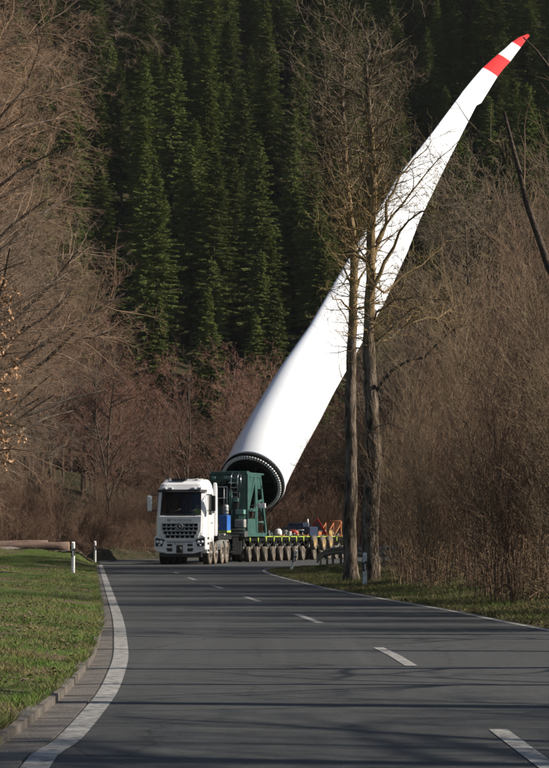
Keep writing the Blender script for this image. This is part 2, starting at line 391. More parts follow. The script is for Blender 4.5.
CL = smooth_line([(2.0, -12), (2.0, 2), (1.72, 12)] + [G(549, 768)] + [G(395, 656), G(305, 617.5), G(253, 599.6), G(216, 586.6), (-2.6, 74), (-3.6, 86), (-4.3, 98)])
mb = MB(); acc = [0]
for a, b in zip(CL[:-1], CL[1:]): acc.append(acc[-1] + math.dist(a, b))
def s_at_y(y):
    for i in range(len(CL) - 1):
        if CL[i][1] <= y <= CL[i + 1][1]: return acc[i] + (acc[i + 1] - acc[i]) * (y - CL[i][1]) / (CL[i + 1][1] - CL[i][1])
s0 = s_at_y(3159 / (647 - 536.0)) - 4.0
for k in range(-3, 7):
    seg = along(CL, s0 + 12 * k, s0 + 12 * k + 4.0, .5)
    if len(seg) < 3: continue
    a, b = offs(seg, .065), offs(seg, -.065); n_ = len(a)
    mb.add([(p[0], p[1], .005) for p in a] + [(p[0], p[1], .005) for p in b], [(i, i + 1, n_ + i + 1, n_ + i) for i in range(n_ - 1)])
tag(mb.build("centre_line_dashes", M['paint']), kind='structure')
# gutter of stone slabs and kerb stones
rg = random.Random(3)
gl_a, gl_b = offs(L1, .10), offs(L1, .43)
mb = MB(); tot = sum(math.dist(a, b) for a, b in zip(L1[:-1], L1[1:]))
fine = along(L1, 0, tot, .25); fa, fb, fk0, fk1 = offs(fine, .105), offs(fine, kw(.72)), offs(fine, kw(.72)), offs(fine, kw(1.0))
for i in range(0, len(fine) - 2, 2):
    for (A, B, z0, z1, m) in ((fa, fb, .006, .002, 0), (fk0, fk1, .065, .075, 1)):
        e = .006; dz = rg.uniform(-.003, .003); mb.k = m
        q = []
        for (p, z) in ((A[i], z0), (A[i + 2], z0), (B[i + 2], z1), (B[i], z1)): q.append(Vector((p[0], p[1], z + dz)))
        c = (q[0] + q[1] + q[2] + q[3]) / 4
        dirv = (q[1] - q[0]).normalized()
        q = [q[0] + dirv * e, q[1] - dirv * e, q[2] - dirv * e, q[3] + dirv * e]
        mb.add(q + [p - Vector((0, 0, .2)) for p in q], [(0, 1, 2, 3), (0, 4, 5, 1), (1, 5, 6, 2), (2, 6, 7, 3), (3, 7, 4, 0)])
tag(mb.build("kerb_and_gutter", [M['gutter'], M['kerb']]), kind='structure')
j1 = offs(fine, .098); tag(strip("gutter_joint", j1, offs(fine, kw(1.02)), -.004, -.008, M['joint']), kind='structure')
jn = strip("kerb_joint", offs(fine, kw(.73)), offs(fine, kw(.99)), .055, .055, M['joint'], thick=.15); tag(jn, kind='structure')
# gravel track on the left with the side turning
tr_c = smooth_line([(-10.9, 116.0), (-14, 117.5), (-19, 119), (-28, 121), (-45, 122)], 8)
rows = 7; vs = []
for j in range(rows):
    o = offs(tr_c, -1.7 + 3.4 * j / (rows - 1))
    for p in o: vs.append((p[0], p[1], hz(p[0], p[1]) + .03))
n_ = len(tr_c)
mb = MB(); mb.add(vs, [(j * n_ + i, j * n_ + i + 1, (j + 1) * n_ + i + 1, (j + 1) * n_ + i) for j in range(rows - 1) for i in range(n_ - 1)], True)
tag(mb.build("forest_track", M['track']), kind='structure')

# ------------------------------------------------------------------ grass blades and leaf litter on the verges
rn = np.random.default_rng(5)
def scatter_tris(px, py, h, wdt, lean, z=None):
    n = len(px); a = rn.uniform(0, 2 * np.pi, n); z = height(px, py) if z is None else z
    dx, dy = np.cos(a) * wdt, np.sin(a) * wdt
    la = rn.uniform(0, 2 * np.pi, n); lx, ly = np.cos(la) * lean * h, np.sin(la) * lean * h
    v = np.stack([np.stack([px - dx, py - dy, z - .01], 1), np.stack([px + dx, py + dy, z - .01], 1), np.stack([px + lx, py + ly, z + h], 1)], 1)
    return v.reshape(-1, 3), np.arange(3 * n).reshape(-1, 3)
N = 260000
yy = 9 * (112 / 9.0) ** rn.random(N); xl = np.interp(yy, [p[1] for p in gut[:nl]], [p[0] for p in gut[:nl]])
xx = xl + .03 - 9 * rn.random(N) ** 1.3 * np.clip(yy / 60, .45, 1.3)
patch = np.sin(xx * 1.7 + 2 * np.sin(yy * .35)) * np.sin(yy * .6 + xx) + .5 * np.sin(xx * 4 + yy * 1.3) + .25 * rn.standard_normal(N)
edge = xl - xx
keep = (patch > -.15) & ((edge > .30) | (rn.random(N) < .40)) & (xx > -yy * .118 - 1.5)
xx, yy = xx[keep], yy[keep]; hh = rn.uniform(.015, .05, len(xx)) * (1 + .002 * yy)
V, T = scatter_tris(xx, yy, hh, .0035 + .00005 * yy, 1.1)
tag(link("grass", fast_mesh("grass", V, T, M['blade_grass'], 3)), "short patchy green and straw grass on the left verge", "grass", kind='stuff')
N = 26000
yy = 9 * (112 / 9.0) ** rn.random(N); xl = np.interp(yy, [p[1] for p in gut[:nl]], [p[0] for p in gut[:nl]])
xx = xl + .05 - np.abs(rn.normal(0, .10, N)); keep = np.sin(yy * 2.1 + np.sin(yy * 5.3)) + rn.normal(0, .5, N) > -.1; xx, yy = xx[keep], yy[keep]
V, T = scatter_tris(xx, yy, rn.uniform(.02, .08, len(xx)), .004, 1.3, np.full(len(xx), .07))
tag(link("grass", fast_mesh("kerb_grass", V, T, M['blade_grass'], 3)), "tufts of grass hanging over the left kerb", "grass", kind='stuff')
N = 90000
yy = 30 * (112 / 30.0) ** rn.random(N); xr = np.interp(yy, [p[1] for p in RES[:nr + 2]], [p[0] for p in RES[:nr + 2]])
xx = xr + .25 + 3.4 * rn.random(N) ** 1.2
keep = (sdist(xx, yy, ground_poly) > .08); xx, yy = xx[keep], yy[keep]
V, T = scatter_tris(xx, yy, rn.uniform(.03, .10, len(xx)), .006, .8)
tag(link("grass", fast_mesh("grass_right", V, T, M['dry_grass'], 3)), "thin grass strip between the road and the right thicket", "grass", kind='stuff')
N = 60000
yy = 12 * (110 / 12.0) ** rn.random(N)
side = rn.random(N) < .6
xl = np.interp(yy, [p[1] for p in gut[:nl]], [p[0] for p in gut[:nl]]); xr = np.interp(yy, [p[1] for p in RES[:nr + 2]], [p[0] for p in RES[:nr + 2]])
xx = np.where(side, xl - 9 * rn.random(N), xr + .2 + 4.5 * rn.random(N) ** 1.4)
pt = np.sin(xx * 1.1 + yy * .37) + .8 * np.sin(yy * .9 - xx); keep = (sdist(xx, yy, ground_poly) > .05) & ((pt > -.3) | ~side)
xx, yy = xx[keep], yy[keep]; n_ = len(xx); z = height(xx, yy) + rn.uniform(.005, .05, n_)
a = rn.uniform(0, 6.28, n_); sz = rn.uniform(.012, .03, n_); tl = rn.uniform(-.6, .6, n_)
ux, uy = np.cos(a) * sz, np.sin(a) * sz
V = np.stack([np.stack([xx - ux, yy - uy, z], 1), np.stack([xx + uy, yy - ux, z + tl * sz], 1), np.stack([xx + ux, yy + uy, z], 1), np.stack([xx - uy, yy + ux, z + np.abs(tl) * sz], 1)], 1).reshape(-1, 3)
tag(link("leaf_litter", fast_mesh("leaf_litter", V, np.arange(4 * n_).reshape(-1, 4), M['litter'], 4)), "brown dead leaves scattered over both verges", "leaf litter", kind='stuff')

N = 60000
yy = rn.uniform(112, 215, N); xx = rn.uniform(-1, 1, N) * (yy * .1173 + 3); keep = sdist(xx, yy, ground_poly) > .15
keep &= ~((xx < -10) & (yy > 113.5) & (yy < 124)); xx, yy = xx[keep], yy[keep]; n_ = len(xx); z = height(xx, yy)
sz = rn.uniform(.02, .06, n_); a = rn.uniform(0, 6.28, n_); ux, uy = np.cos(a) * sz, np.sin(a) * sz; hh = rn.uniform(.01, .08, n_)
V = np.stack([np.stack([xx - ux, yy - uy, z], 1), np.stack([xx + uy, yy - ux, z + hh * .5], 1), np.stack([xx + ux, yy + uy, z + .02], 1), np.stack([xx - uy, yy + ux, z + hh], 1)], 1).reshape(-1, 3)
tag(link("leaf_litter", fast_mesh("far_litter", V, np.arange(4 * n_).reshape(-1, 4), M['litter'], 4)), "brown leaves and dead undergrowth on the valley floor behind the transport", "leaf litter", kind='stuff')

# ------------------------------------------------------------------ bare trees
def norm(d):
    L = math.sqrt(d[0] * d[0] + d[1] * d[1] + d[2] * d[2]) or 1e-9
    return (d[0] / L, d[1] / L, d[2] / L)
def grow(rg, p, d, length, r, lev, prm, out, path=None):
    """prm: per level dict(seg, wander, up, kids (per metre), ang, ratio, rr, tmin, minl)"""
    q = prm[lev]
    pts = [p]; rad = [r]; dirs = [d]
    if path:
        pts = [tuple(x) for x in path]; n = len(pts) - 1
        rad = [r * (1 - q.get('taper', .8) * i / n) for i in range(n + 1)]
        dirs = [norm(tuple(pts[min(i + 1, n)][k] - pts[max(i - 1, 0)][k] for k in range(3))) for i in range(n + 1)]
        length = sum(math.dist(pts[i], pts[i + 1]) for i in range(n))
    else:
        n = max(2, int(round(length / q['seg']))); st = length / n; w_ = q['wander']; up = q['up']
        for i in range(n):
            d = norm((d[0] + rg.gauss(0, w_), d[1] + rg.gauss(0, w_), d[2] + rg.gauss(0, w_) + up))
            p = (p[0] + d[0] * st, p[1] + d[1] * st, p[2] + d[2] * st)
            pts.append(p); dirs.append(d); rad.append(r * (1 - q.get('taper', .8) * (i + 1) / n))
    out.append((lev, pts, rad))
    if lev + 1 >= len(prm): return
    k = q['kids'] * length * (1 - q['tmin']); k = int(k) + (rg.random() < k - int(k))
    nx_ = prm[lev + 1]
    for _ in range(k):
        t = q['tmin'] + (1 - q['tmin']) * rg.random(); fi = t * n; i = min(int(fi), n - 1); f = fi - i
        a, b = pts[i], pts[i + 1]; pp = tuple(a[j] + (b[j] - a[j]) * f for j in range(3)); dd = dirs[min(i + 1, n)]
        ax = norm((rg.gauss(0, 1), rg.gauss(0, 1), rg.gauss(0, 1)))
        dt = ax[0] * dd[0] + ax[1] * dd[1] + ax[2] * dd[2]; ax = norm((ax[0] - dt * dd[0], ax[1] - dt * dd[1], ax[2] - dt * dd[2]))
        an = q['ang'] * rg.uniform(.7, 1.3); ca, sa = math.cos(an), math.sin(an)
        nd = norm((dd[0] * ca + ax[0] * sa, dd[1] * ca + ax[1] * sa, dd[2] * ca + ax[2] * sa))
        ln = length * q['ratio'] * (1 - q.get('fall', .6) * (t - q['tmin'])) * rg.uniform(.6, 1.25)
        ln = max(ln, nx_.get('minl', .15))
        rr = min((rad[i] * (1 - f) + rad[i + 1] * f) * .75, ln * q['rr']); rr = max(rr, nx_.get('minr', .004))
        grow(rg, pp, nd, ln, rr, lev + 1, prm, out)
def tubes(branches, sides):
    "one numpy mesh out of polylines, rings shared along each"
    Vs, Qs = [], []; base = 0
    by = {}
    for lev, pts, rad in branches: by.setdefault(len(pts), []).append((pts, rad))
    for n, L in by.items():
        A = np.array([x[0] for x in L]); Rr = np.array([x[1] for x in L]); m = len(L)
        T = np.empty_like(A); T[:, 1:-1] = A[:, 2:] - A[:, :-2]; T[:, 0] = A[:, 1] - A[:, 0]; T[:, -1] = A[:, -1] - A[:, -2]
        T /= np.linalg.norm(T, axis=2, keepdims=True) + 1e-9
        ref = np.where(np.abs(T[:, :, 2:3]) < .8, np.array([0, 0, 1.0]), np.array([1.0, 0, 0]))
        ref = np.repeat(ref[:, :1], n, 1)
        U = np.cross(T, ref); U /= np.linalg.norm(U, axis=2, keepdims=True) + 1e-9; W = np.cross(T, U)
        a = np.arange(sides) * 2 * np.pi / sides
        V = A[:, :, None] + Rr[:, :, None, None] * (U[:, :, None] * np.cos(a)[None, None, :, None] + W[:, :, None] * np.sin(a)[None, None, :, None])
        Vs.append(V.reshape(-1, 3))
        idx = base + np.arange(m * n * sides).reshape(m, n, sides)
        q = np.stack([idx[:, :-1], np.roll(idx, -1, 2)[:, :-1], np.roll(idx, -1, 2)[:, 1:], idx[:, 1:]], -1).reshape(-1, 4)
        Qs.append(q); base += m * n * sides
    return np.concatenate(Vs), np.concatenate(Qs)
def bare_meshes(seed, start, prm, mats, thick_lev=1, paths=(), name="tree"):
    "trunk mesh (levels up to thick_lev) and crown mesh (everything finer)"
    rg = random.Random(seed); out = []
    for (p, d, ln, r) in start: grow(rg, p, d, ln, r, 0, prm, out)
    for (lev, path, r) in paths: grow(rg, None, None, 0, r, lev, prm, out, path)
    tk = [b for b in out if b[0] <= thick_lev]; tw = [b for b in out if b[0] > thick_lev]
    V, Qd = tubes([b for b in tk], 8); tm = fast_mesh(name + "_trunk", V, Qd, mats[0], 4, True)
    V, Qd = tubes(tw, 3); cm = fast_mesh(name + "_crown", V, Qd, mats[1], 4, True)
    return tm, cm
def tree_thing(name, meshes, loc, rz, sc, label, cat, group):
    r = empty(name, loc, rz); r.scale = (sc, sc, sc)
    tag(r, label, cat, group); link("trunk", meshes[0], r); link("crown", meshes[1], r)
    return r
rt = random.Random(11)
# tall broad tree of the left side
PL = [dict(seg=.9, wander=.05, up=.02, kids=2.9, ang=1.1, ratio=.42, rr=.016, tmin=.14, fall=.35, taper=.85),
      dict(seg=.7, wander=.10, up=.02, kids=2.9, ang=.75, ratio=.42, rr=.0095, tmin=.12, minl=1.5),
      dict(seg=.45, wander=.12, up=-.02, kids=4.4, ang=.7, ratio=.42, rr=.006, tmin=.1, minl=.7, minr=.007),
      dict(seg=.28, wander=.16, up=-.02, kids=8.5, ang=.75, ratio=.5, rr=.006, tmin=.1, minl=.4, minr=.0050),
      dict(seg=.16, wander=.2, up=.0, kids=0, ang=.6, ratio=.5, rr=.006, tmin=.1, minl=.28, minr=.0042, taper=.5)]
ramp_chain(M['twig_left'], None, (.13, .105, .085), .09, .45, .6)
ramp_chain(M['twig_left'], None, (.30, .215, .15), .9, .58, .75)
ramp_chain(M['twig_red'], None, (.10, .075, .055), .12, .45, .62)
ramp_chain(M['twig_brown'], None, (.19, .13, .075), .15, .5, .65)
left_protos = [bare_meshes(100 + i, [((0, 0, -.3), (.03, 0, 1), 20, .26)], PL, (M['bark'], M['twig_left']), 1, name="broad_tree") for i in range(3)]
# russet tree behind the transport and brown trees to the right
PM = [dict(seg=.9, wander=.05, up=.03, kids=2.6, ang=.95, ratio=.40, rr=.014, tmin=.15, fall=.6, taper=.88),
      dict(seg=.6, wander=.13, up=.06, kids=2.8, ang=.7, ratio=.42, rr=.011, tmin=.12, minl=1.0),
      dict(seg=.4, wander=.16, up=.02, kids=5.2, ang=.7, ratio=.5, rr=.01, tmin=.1, minl=.6, minr=.009),
      dict(seg=.25, wander=.2, up=.0, kids=4.2, ang=.7, ratio=.5, rr=.008, tmin=.1, minl=.4, minr=.008),
      dict(seg=.2, wander=.2, up=.0, kids=0, ang=.6, ratio=.5, rr=.006, tmin=.1, minl=.28, minr=.006, taper=.4)]
russet = [bare_meshes(200 + i, [((0, 0, -.3), (0, 0, 1), 13.0, .14)], PM, (M['bark'], M['twig_red']), 1, name="russet_tree") for i in range(3)]
brown = [bare_meshes(300 + i, [((0, 0, -.3), (0, 0, 1), 14.0, .15)], PM, (M['bark'], M['twig_brown']), 1, name="brown_tree") for i in range(3)]
# thicket clumps
PS = [dict(seg=.5, wander=.05, up=.02, kids=3.4, ang=.55, ratio=.30, rr=.008, tmin=.18, fall=.5, taper=.85),
      dict(seg=.3, wander=.08, up=.04, kids=4.0, ang=.5, ratio=.42, rr=.008, tmin=.1, minl=.4, minr=.006),
      dict(seg=.2, wander=.12, up=.02, kids=0, ang=.6, ratio=.5, rr=.006, tmin=.1, minl=.22, minr=.0045, taper=.4)]
def clump_mesh(seed, h, n, name):
    rg = random.Random(seed); out = []
    for _ in range(n):
        a = rg.uniform(0, 6.28); rr = rg.uniform(0, .45); ln = h * rg.uniform(.55, 1.05)
        grow(rg, (rr * math.cos(a), rr * math.sin(a), -.1), norm((.16 * math.cos(a) * rg.random() + rg.gauss(0, .04), .16 * math.sin(a) * rg.random() + rg.gauss(0, .04), 1)), ln, .004 + .0019 * ln * rg.uniform(.4, 1.5), 0, PS, out)
    for _ in range(16):     # arching brambles and snapped twigs round the foot
        a = rg.uniform(0, 6.28); rr = rg.uniform(0, .9); el = rg.uniform(-.1, .9)
        grow(rg, (rr * math.cos(a), rr * math.sin(a), rg.uniform(0, .5)), norm((math.cos(a * 3), math.sin(a * 2), el)), rg.uniform(.6, 1.6), rg.uniform(.004, .008), 1, PS, out)
    V, Qd = tubes(out, 4); return fast_mesh(name, V, Qd, M['shoot'], 4, True)
clumps = [clump_mesh(400 + i, 5.0, 13, "shoot_clump") for i in range(3)] + [clump_mesh(410 + i, 8.0, 9, "tall_shoot_clump") for i in range(3)]

M['scrub'] = mat("scrub_bark", (.10, .060, .042), .9, (.18, .112, .075), .5, rnd=.25, spec=.15)
def recol(me, m):
    c = me.copy(); c.materials.clear(); c.materials.append(m); return c
scrubs = [recol(c, M['scrub']) for c in clumps]
def edge_r(y): return float(np.interp(y, [p[1] for p in RES], [p[0] for p in RES]))
# --- thicket on the right
k = 0
for i in range(94):
    y = rt.uniform(33, 66) if i < 62 else rt.uniform(66, 96)
    lo = edge_r(min(y, 92)) + 1.75 + .25 * rt.random(); hi = .1173 * y + .7
    if y > 50: lo = max(lo, 3.2 + (y - 58) * .05)
    if hi <= lo: hi = lo + 1.2
    x = lo + (hi - lo) * rt.random() ** 1.3
    src_ = scrubs if rt.random() < .38 else clumps; m = src_[rt.randrange(3)] if (x - lo) < 1.2 or rt.random() < .35 else src_[3 + rt.randrange(3)]
    o = link("shoot_thicket_bush", m, None, (x, y, hz(x, y)), rt.uniform(0, 6.28)); s_ = rt.uniform(.8, 1.15); o.scale = (s_, s_, s_)
    tag(o, "clump of thin upright brown shoots in the thicket along the right verge", "bush", "upright shoot clumps of the right thicket")
for i in range(10):
    y = rt.uniform(50, 74); x = rt.uniform(.55, .95) * (.1173 * y - 3.2) + 3.6
    tree_thing("sapling", brown[i % 3], (x, y, hz(x, y)), rt.uniform(0, 6.28), rt.uniform(.32, .5), "young branching sapling standing among the shoots of the right thicket", "sapling", "saplings in the right thicket")
# --- brown trees right and behind the thicket
for i in range(64):
    if i < 22: y = rt.uniform(82, 103); x = rt.uniform(6.2, .1173 * y + 2.5)
    elif i < 40: y = rt.uniform(146, 178); x = rt.uniform(13.5, .1173 * y + 3)
    else: y = rt.uniform(180, 222); x = rt.uniform(8, .1173 * y + 4)
    t = tree_thing("bare_tree", brown[i % 3], (x, y, hz(x, y)), rt.uniform(0, 6.28), rt.uniform(.85, 1.2) if y < 110 else rt.uniform(1.05, 1.5), "leafless brown tree rising behind the right roadside thicket", "tree", "bare trees behind the right thicket")
# --- russet trees behind the transport
for i in range(70):
    y = rt.uniform(156, 219); f = rt.uniform(-.95, .5) if i < 50 else rt.uniform(-.2, .8); x = .1173 * y * f
    if y < 185 and x > 0: y = 185 + rt.random() * 25
    t = tree_thing("russet_tree", russet[i % 3], (x, y, hz(x, y)), rt.uniform(0, 6.28), rt.uniform(.7, 1.12), "leafless russet tree on the valley floor behind the transport", "tree", "russet bare trees behind the transport")
# low bushes behind the track and the transport
for i in range(130):
    y = rt.uniform(128, 160); x = rt.uniform(-22, -8) if i < 70 else rt.uniform(-12, 12)
    if x > -11: y = max(y, 146 + (x + 11) * 1.5 + rt.uniform(0, 14))
    o = link("shrub", scrubs[rt.randrange(3)], None, (x, y, hz(x, y)), rt.uniform(0, 6.28)); s_ = rt.uniform(.5, .95); o.scale = (s_ * 1.5, s_ * 1.5, s_)
    tag(o, "low twiggy brown shrub behind the logs and the truck", "shrub", "low shrubs behind the logs and truck")
for i in range(64):
    y, x = (rt.uniform(134, 150), rt.uniform(-11, -4)) if i < 44 else (rt.uniform(126, 138), rt.uniform(-16, -10))
    if float(sdist(np.array([x]), np.array([y]), ground_poly)[0]) < .4: continue
    o = link("shrub", scrubs[rt.randrange(3)], None, (x, y, hz(x, y)), rt.uniform(0, 6.28)); s_ = rt.uniform(.22, .48); o.scale = (s_ * 2.4, s_ * 2.4, s_)
    o.rotation_euler = (rt.uniform(-.5, .5), rt.uniform(-.5, .5), o.rotation_euler.z)
    tag(o, "knee-high tangle of brown twigs on the bank left of the truck", "shrub", "low tangles on the bank left of the truck")
# --- big trees on the left
for j, (x, y, s_, rz, lab) in enumerate([(-16.9, 96, 1.32, .4, "nearest big tan tree on the left, its crown reaching over the verge"),
        (-18.7, 108, 1.45, 2.2, "big tan leafless tree on the left, behind the nearest one"),
        (-20.9, 127, 1.35, 4.0, "big tan leafless tree on the left, rooted just behind the gravel track"),
        (-21.4, 118, 1.5, 5.1, "tall tan leafless tree beyond the left picture edge, crown showing at the top left"),
        (-22.2, 142, 1.5, 1.1, "tall tan leafless tree on the left, behind the gravel track and the logs"),
        (-24.4, 160, 1.5, 2.9, "tan leafless tree far on the left, next to the dark spruces"),
        (-20.4, 134, 1.45, 3.9, "tall tan leafless tree on the left, between the gravel track and the log pile"),
        (-23.4, 150, 1.5, 1.9, "tall tan leafless tree on the left, its crown halfway up the dark slope"),
        (-17.7, 102, 1.3, 3.0, "tan leafless tree at the left edge, with branches sweeping up to the right"),
        (-15.4, 90, 1.15, 5.6, "tan leafless tree at the left edge, its lowest twigs hanging over the grass"),
        (-16.3, 84, .95, 3.2, "smaller tan tree at the left edge beside the white verge post"),
        (-27.9, 178, 1.5, 0.2, "farthest tan leafless tree at the left, its top against the spruces")]):
    tree_thing("broad_tree", left_protos[j % 3], (x, y, hz(x, y)), rz, s_, lab, "tree", "big bare trees on the left")

# ------------------------------------------------------------------ spruces
def spruce(seed, h, crown0, rad, bright=False, dens=130):
    rg = np.random.default_rng(seed); V = []; n = 0
    z = crown0
    tri = []
    while z < h - .3:
        f = (h - z) / (h - crown0); L = rad * (f ** .68) * rg.uniform(.62, 1.15) + .10
        nb = int(rg.integers(5, 8)); a0 = rg.uniform(0, 6.28)
        for b_ in range(nb):
            a = a0 + 2 * np.pi * b_ / nb + rg.uniform(-.3, .3); l_ = L * rg.uniform(.65, 1.12); zz = z + rg.uniform(-.12, .12)
            m = int(22 + l_ * dens); t = rg.uniform(.05, 1, m) ** .75
            slope = .40 - 1.15 * f
            cx, cy = np.cos(a), np.sin(a)
            w_ = .16 * l_ * (1.05 - t) + .08
            s_ = rg.uniform(-1, 1, m) * w_
            bx = cx * t * l_ - cy * s_; by = cy * t * l_ + cx * s_
            bz = zz + slope * t * l_ * (1 - .45 * t) - np.abs(s_) * .25 - rg.uniform(0, .20, m) * (.3 + f)
            sz = rg.uniform(.14, .34, m) * (.7 + .3 * min(1, l_))
            da = a + np.sign(s_) * rg.uniform(.2, 1.1, m)
            c = np.stack([bx, by, bz], 1)
            tip = c + np.stack([np.cos(da) * sz, np.sin(da) * sz, rg.uniform(-.5, .12, m) * sz], 1)
            wv = np.stack([-np.sin(da), np.cos(da), rg.uniform(-.7, .7, m)], 1) * (rg.uniform(.024, .05, m))[:, None]
            tri.append(np.stack([c - wv, c + wv, tip], 1).reshape(-1, 3))
        z += rg.uniform(.34, .60) * (.55 + .45 * f)
    # leader
    m = 50; zz = h - rg.uniform(0, 1.0, m); a = rg.uniform(0, 6.28, m); c = np.stack([0 * a, 0 * a, zz], 1)
    ln = (h - zz) * .35 + .1
    tip = c + np.stack([np.cos(a) * ln, np.sin(a) * ln, .1 + 0 * a], 1); wv = np.stack([-np.sin(a), np.cos(a), 0 * a], 1) * .05
    tri.append(np.stack([c - wv, c + wv, tip], 1).reshape(-1, 3))
    V = np.concatenate(tri); T = np.arange(len(V)).reshape(-1, 3)
    cm = fast_mesh("spruce_crown", V, T, M['needle2'] if bright else M['needle'], 3)
    rgp = random.Random(seed); pts = [(0, 0, -.5), (0, 0, h * .5), (0, 0, h - .2)]; br = [(0, pts, [.22, .13, .02])]
    V, Qd = tubes(br, 8); tw = []
    for _ in range(26):    # dead snags under the crown
        zz = rgp.uniform(crown0 * .35, crown0 + 1.5); a = rgp.uniform(0, 6.28); ll = rgp.uniform(.4, 1.3)
        tw.append((1, [(0, 0, zz), (math.cos(a) * ll, math.sin(a) * ll, zz - .15 * ll)], [.025, .008]))
    V2, Q2 = tubes(tw, 3)
    tm = fast_mesh("spruce_trunk", np.concatenate([V, V2]), np.concatenate([Qd, Q2 + len(V)]), M['spruce_bark'], 4, True)
    return tm, cm, V, None
SP = [spruce(500, 25, 4.5, 4.1), spruce(501, 22, 3.5, 3.8), spruce(502, 27, 7.0, 4.2), spruce(503, 17, 2.5, 3.4), spruce(504, 20, 9.5, 2.9, True), spruce(505, 22, 3.0, 3.9, True)]
far_me = []
for tm, cm, _, _ in SP:     # a single mesh of two materials for the far copies
    a = np.empty(len(tm.vertices) * 3, np.float32); tm.vertices.foreach_get("co", a)
    b = np.empty(len(cm.vertices) * 3, np.float32); cm.vertices.foreach_get("co", b)
    far_me.append((a.reshape(-1, 3), b.reshape(-1, 3), tm, cm))
spots = []
yv = 223.0; row = 0
while yv < 470:
    half = .1173 * yv + 11; x = -half + rt.uniform(0, 3)
    while x < half:
        spots.append((x, yv + rt.uniform(-4.5, 4.5))); x += rt.uniform(4.4, 7.6)
    yv += 9.0 if yv < 400 else 7.0; row += 1
spots = [s for s in spots if not (s[1] < 236 and s[0] > 6) and not (s[1] < 229 and rt.random() < .35)]
spots.sort(key=lambda s: s[1])
n_ind = 295
for i, (x, y) in enumerate(spots[:n_ind]):
    j = rt.choice([0, 1, 2, 3, 0, 1, 5]) if y > 240 else rt.choice([1, 3, 5, 4, 0])
    z = hz(x, y); s_ = rt.uniform(.70, 1.08)
    if i < 110:
        r = empty("spruce_tree", (x, y, z), rt.uniform(0, 6.28)); q_ = rt.uniform(.78, 1.15); r.scale = (s_ * q_, s_ * q_, s_); r.rotation_euler = (rt.gauss(0, .02), rt.gauss(0, .02), r.rotation_euler.z)
        link("trunk", SP[j][0], r); link("crown", SP[j][1], r)
        tag(r, "brighter green spruce in the lower rows of the wooded slope" if j >= 4 else "dark green spruce in the lower rows of the wooded slope", "tree", "spruces low on the wooded slope")
    else:
        if not isinstance(far_me[j], bpy.types.Mesh):
            A, B, tm, cm = far_me[j]
            me = bpy.data.meshes.new("far_spruce")
            nq = len(tm.polygons); qa = np.empty(nq * 4, np.int32); tm.loops.foreach_get("vertex_index", qa)
            nt_ = len(B)
            loops = np.concatenate([qa, np.arange(nt_) + len(A)]).astype(np.int32)
            me.vertices.add(len(A) + len(B)); me.vertices.foreach_set("co", np.concatenate([A, B]).ravel())
            me.loops.add(len(loops)); me.loops.foreach_set("vertex_index", loops)
            me.polygons.add(nq + nt_ // 3)
            me.polygons.foreach_set("loop_start", np.concatenate([np.arange(nq) * 4, nq * 4 + np.arange(nt_ // 3) * 3]).astype(np.int32))
            me.polygons.foreach_set("loop_total", np.concatenate([np.full(nq, 4), np.full(nt_ // 3, 3)]).astype(np.int32))
            me.materials.append(M['spruce_bark']); me.materials.append(cm.materials[0])
            me.polygons.foreach_set("material_index", np.concatenate([np.zeros(nq), np.ones(nt_ // 3)]).astype(np.int32))
            me.update(calc_edges=True); far_me[j] = me
        o = link("spruce_tree", far_me[j], None, (x, y, z), rt.uniform(0, 6.28)); q_ = rt.uniform(.8, 1.2); o.scale = (s_ * q_, s_ * q_, s_)
        tag(o, "brighter green spruce in the upper rows of the wooded slope" if j >= 4 else "dark green spruce in the upper rows of the wooded slope", "tree", "spruces higher on the wooded slope")
rest = spots[n_ind:]
if rest:
    VV = []
    _, cm, _, _ = SP[1]; b = np.empty(len(cm.vertices) * 3, np.float32); cm.vertices.foreach_get("co", b); b = b.reshape(-1, 3)
    bt = b.reshape(-1, 3, 3)
    for x, y in rest:
        a = rt.uniform(0, 6.28); s_ = rt.uniform(.85, 1.3); ca, sa = math.cos(a), math.sin(a)
        sub = bt[rn.random(len(bt)) < .3]
        cen = sub.mean(1, keepdims=True); sub = (cen + (sub - cen) * 1.9).reshape(-1, 3)
        VV.append(np.stack([(sub[:, 0] * ca - sub[:, 1] * sa) * s_ + x, (sub[:, 0] * sa + sub[:, 1] * ca) * s_ + y, sub[:, 2] * s_ + hz(x, y)], 1))
    VV = np.concatenate(VV)
    tag(link("far_forest", fast_mesh("far_forest", VV, np.arange(len(VV)).reshape(-1, 3), M['needle'], 3)), "massed spruces covering the top of the wooded slope", "forest", kind='stuff')
# a bare-stemmed spruce that stands forward of the wood
pt_ = P(157, 395, 224)
tree_thing("spruce_tree", SP[4][:2], (pt_.x, 224, hz(pt_.x, 224)), 1.0, .93, "slim bright green spruce with a long bare trunk, standing forward of the wood", "tree", None)

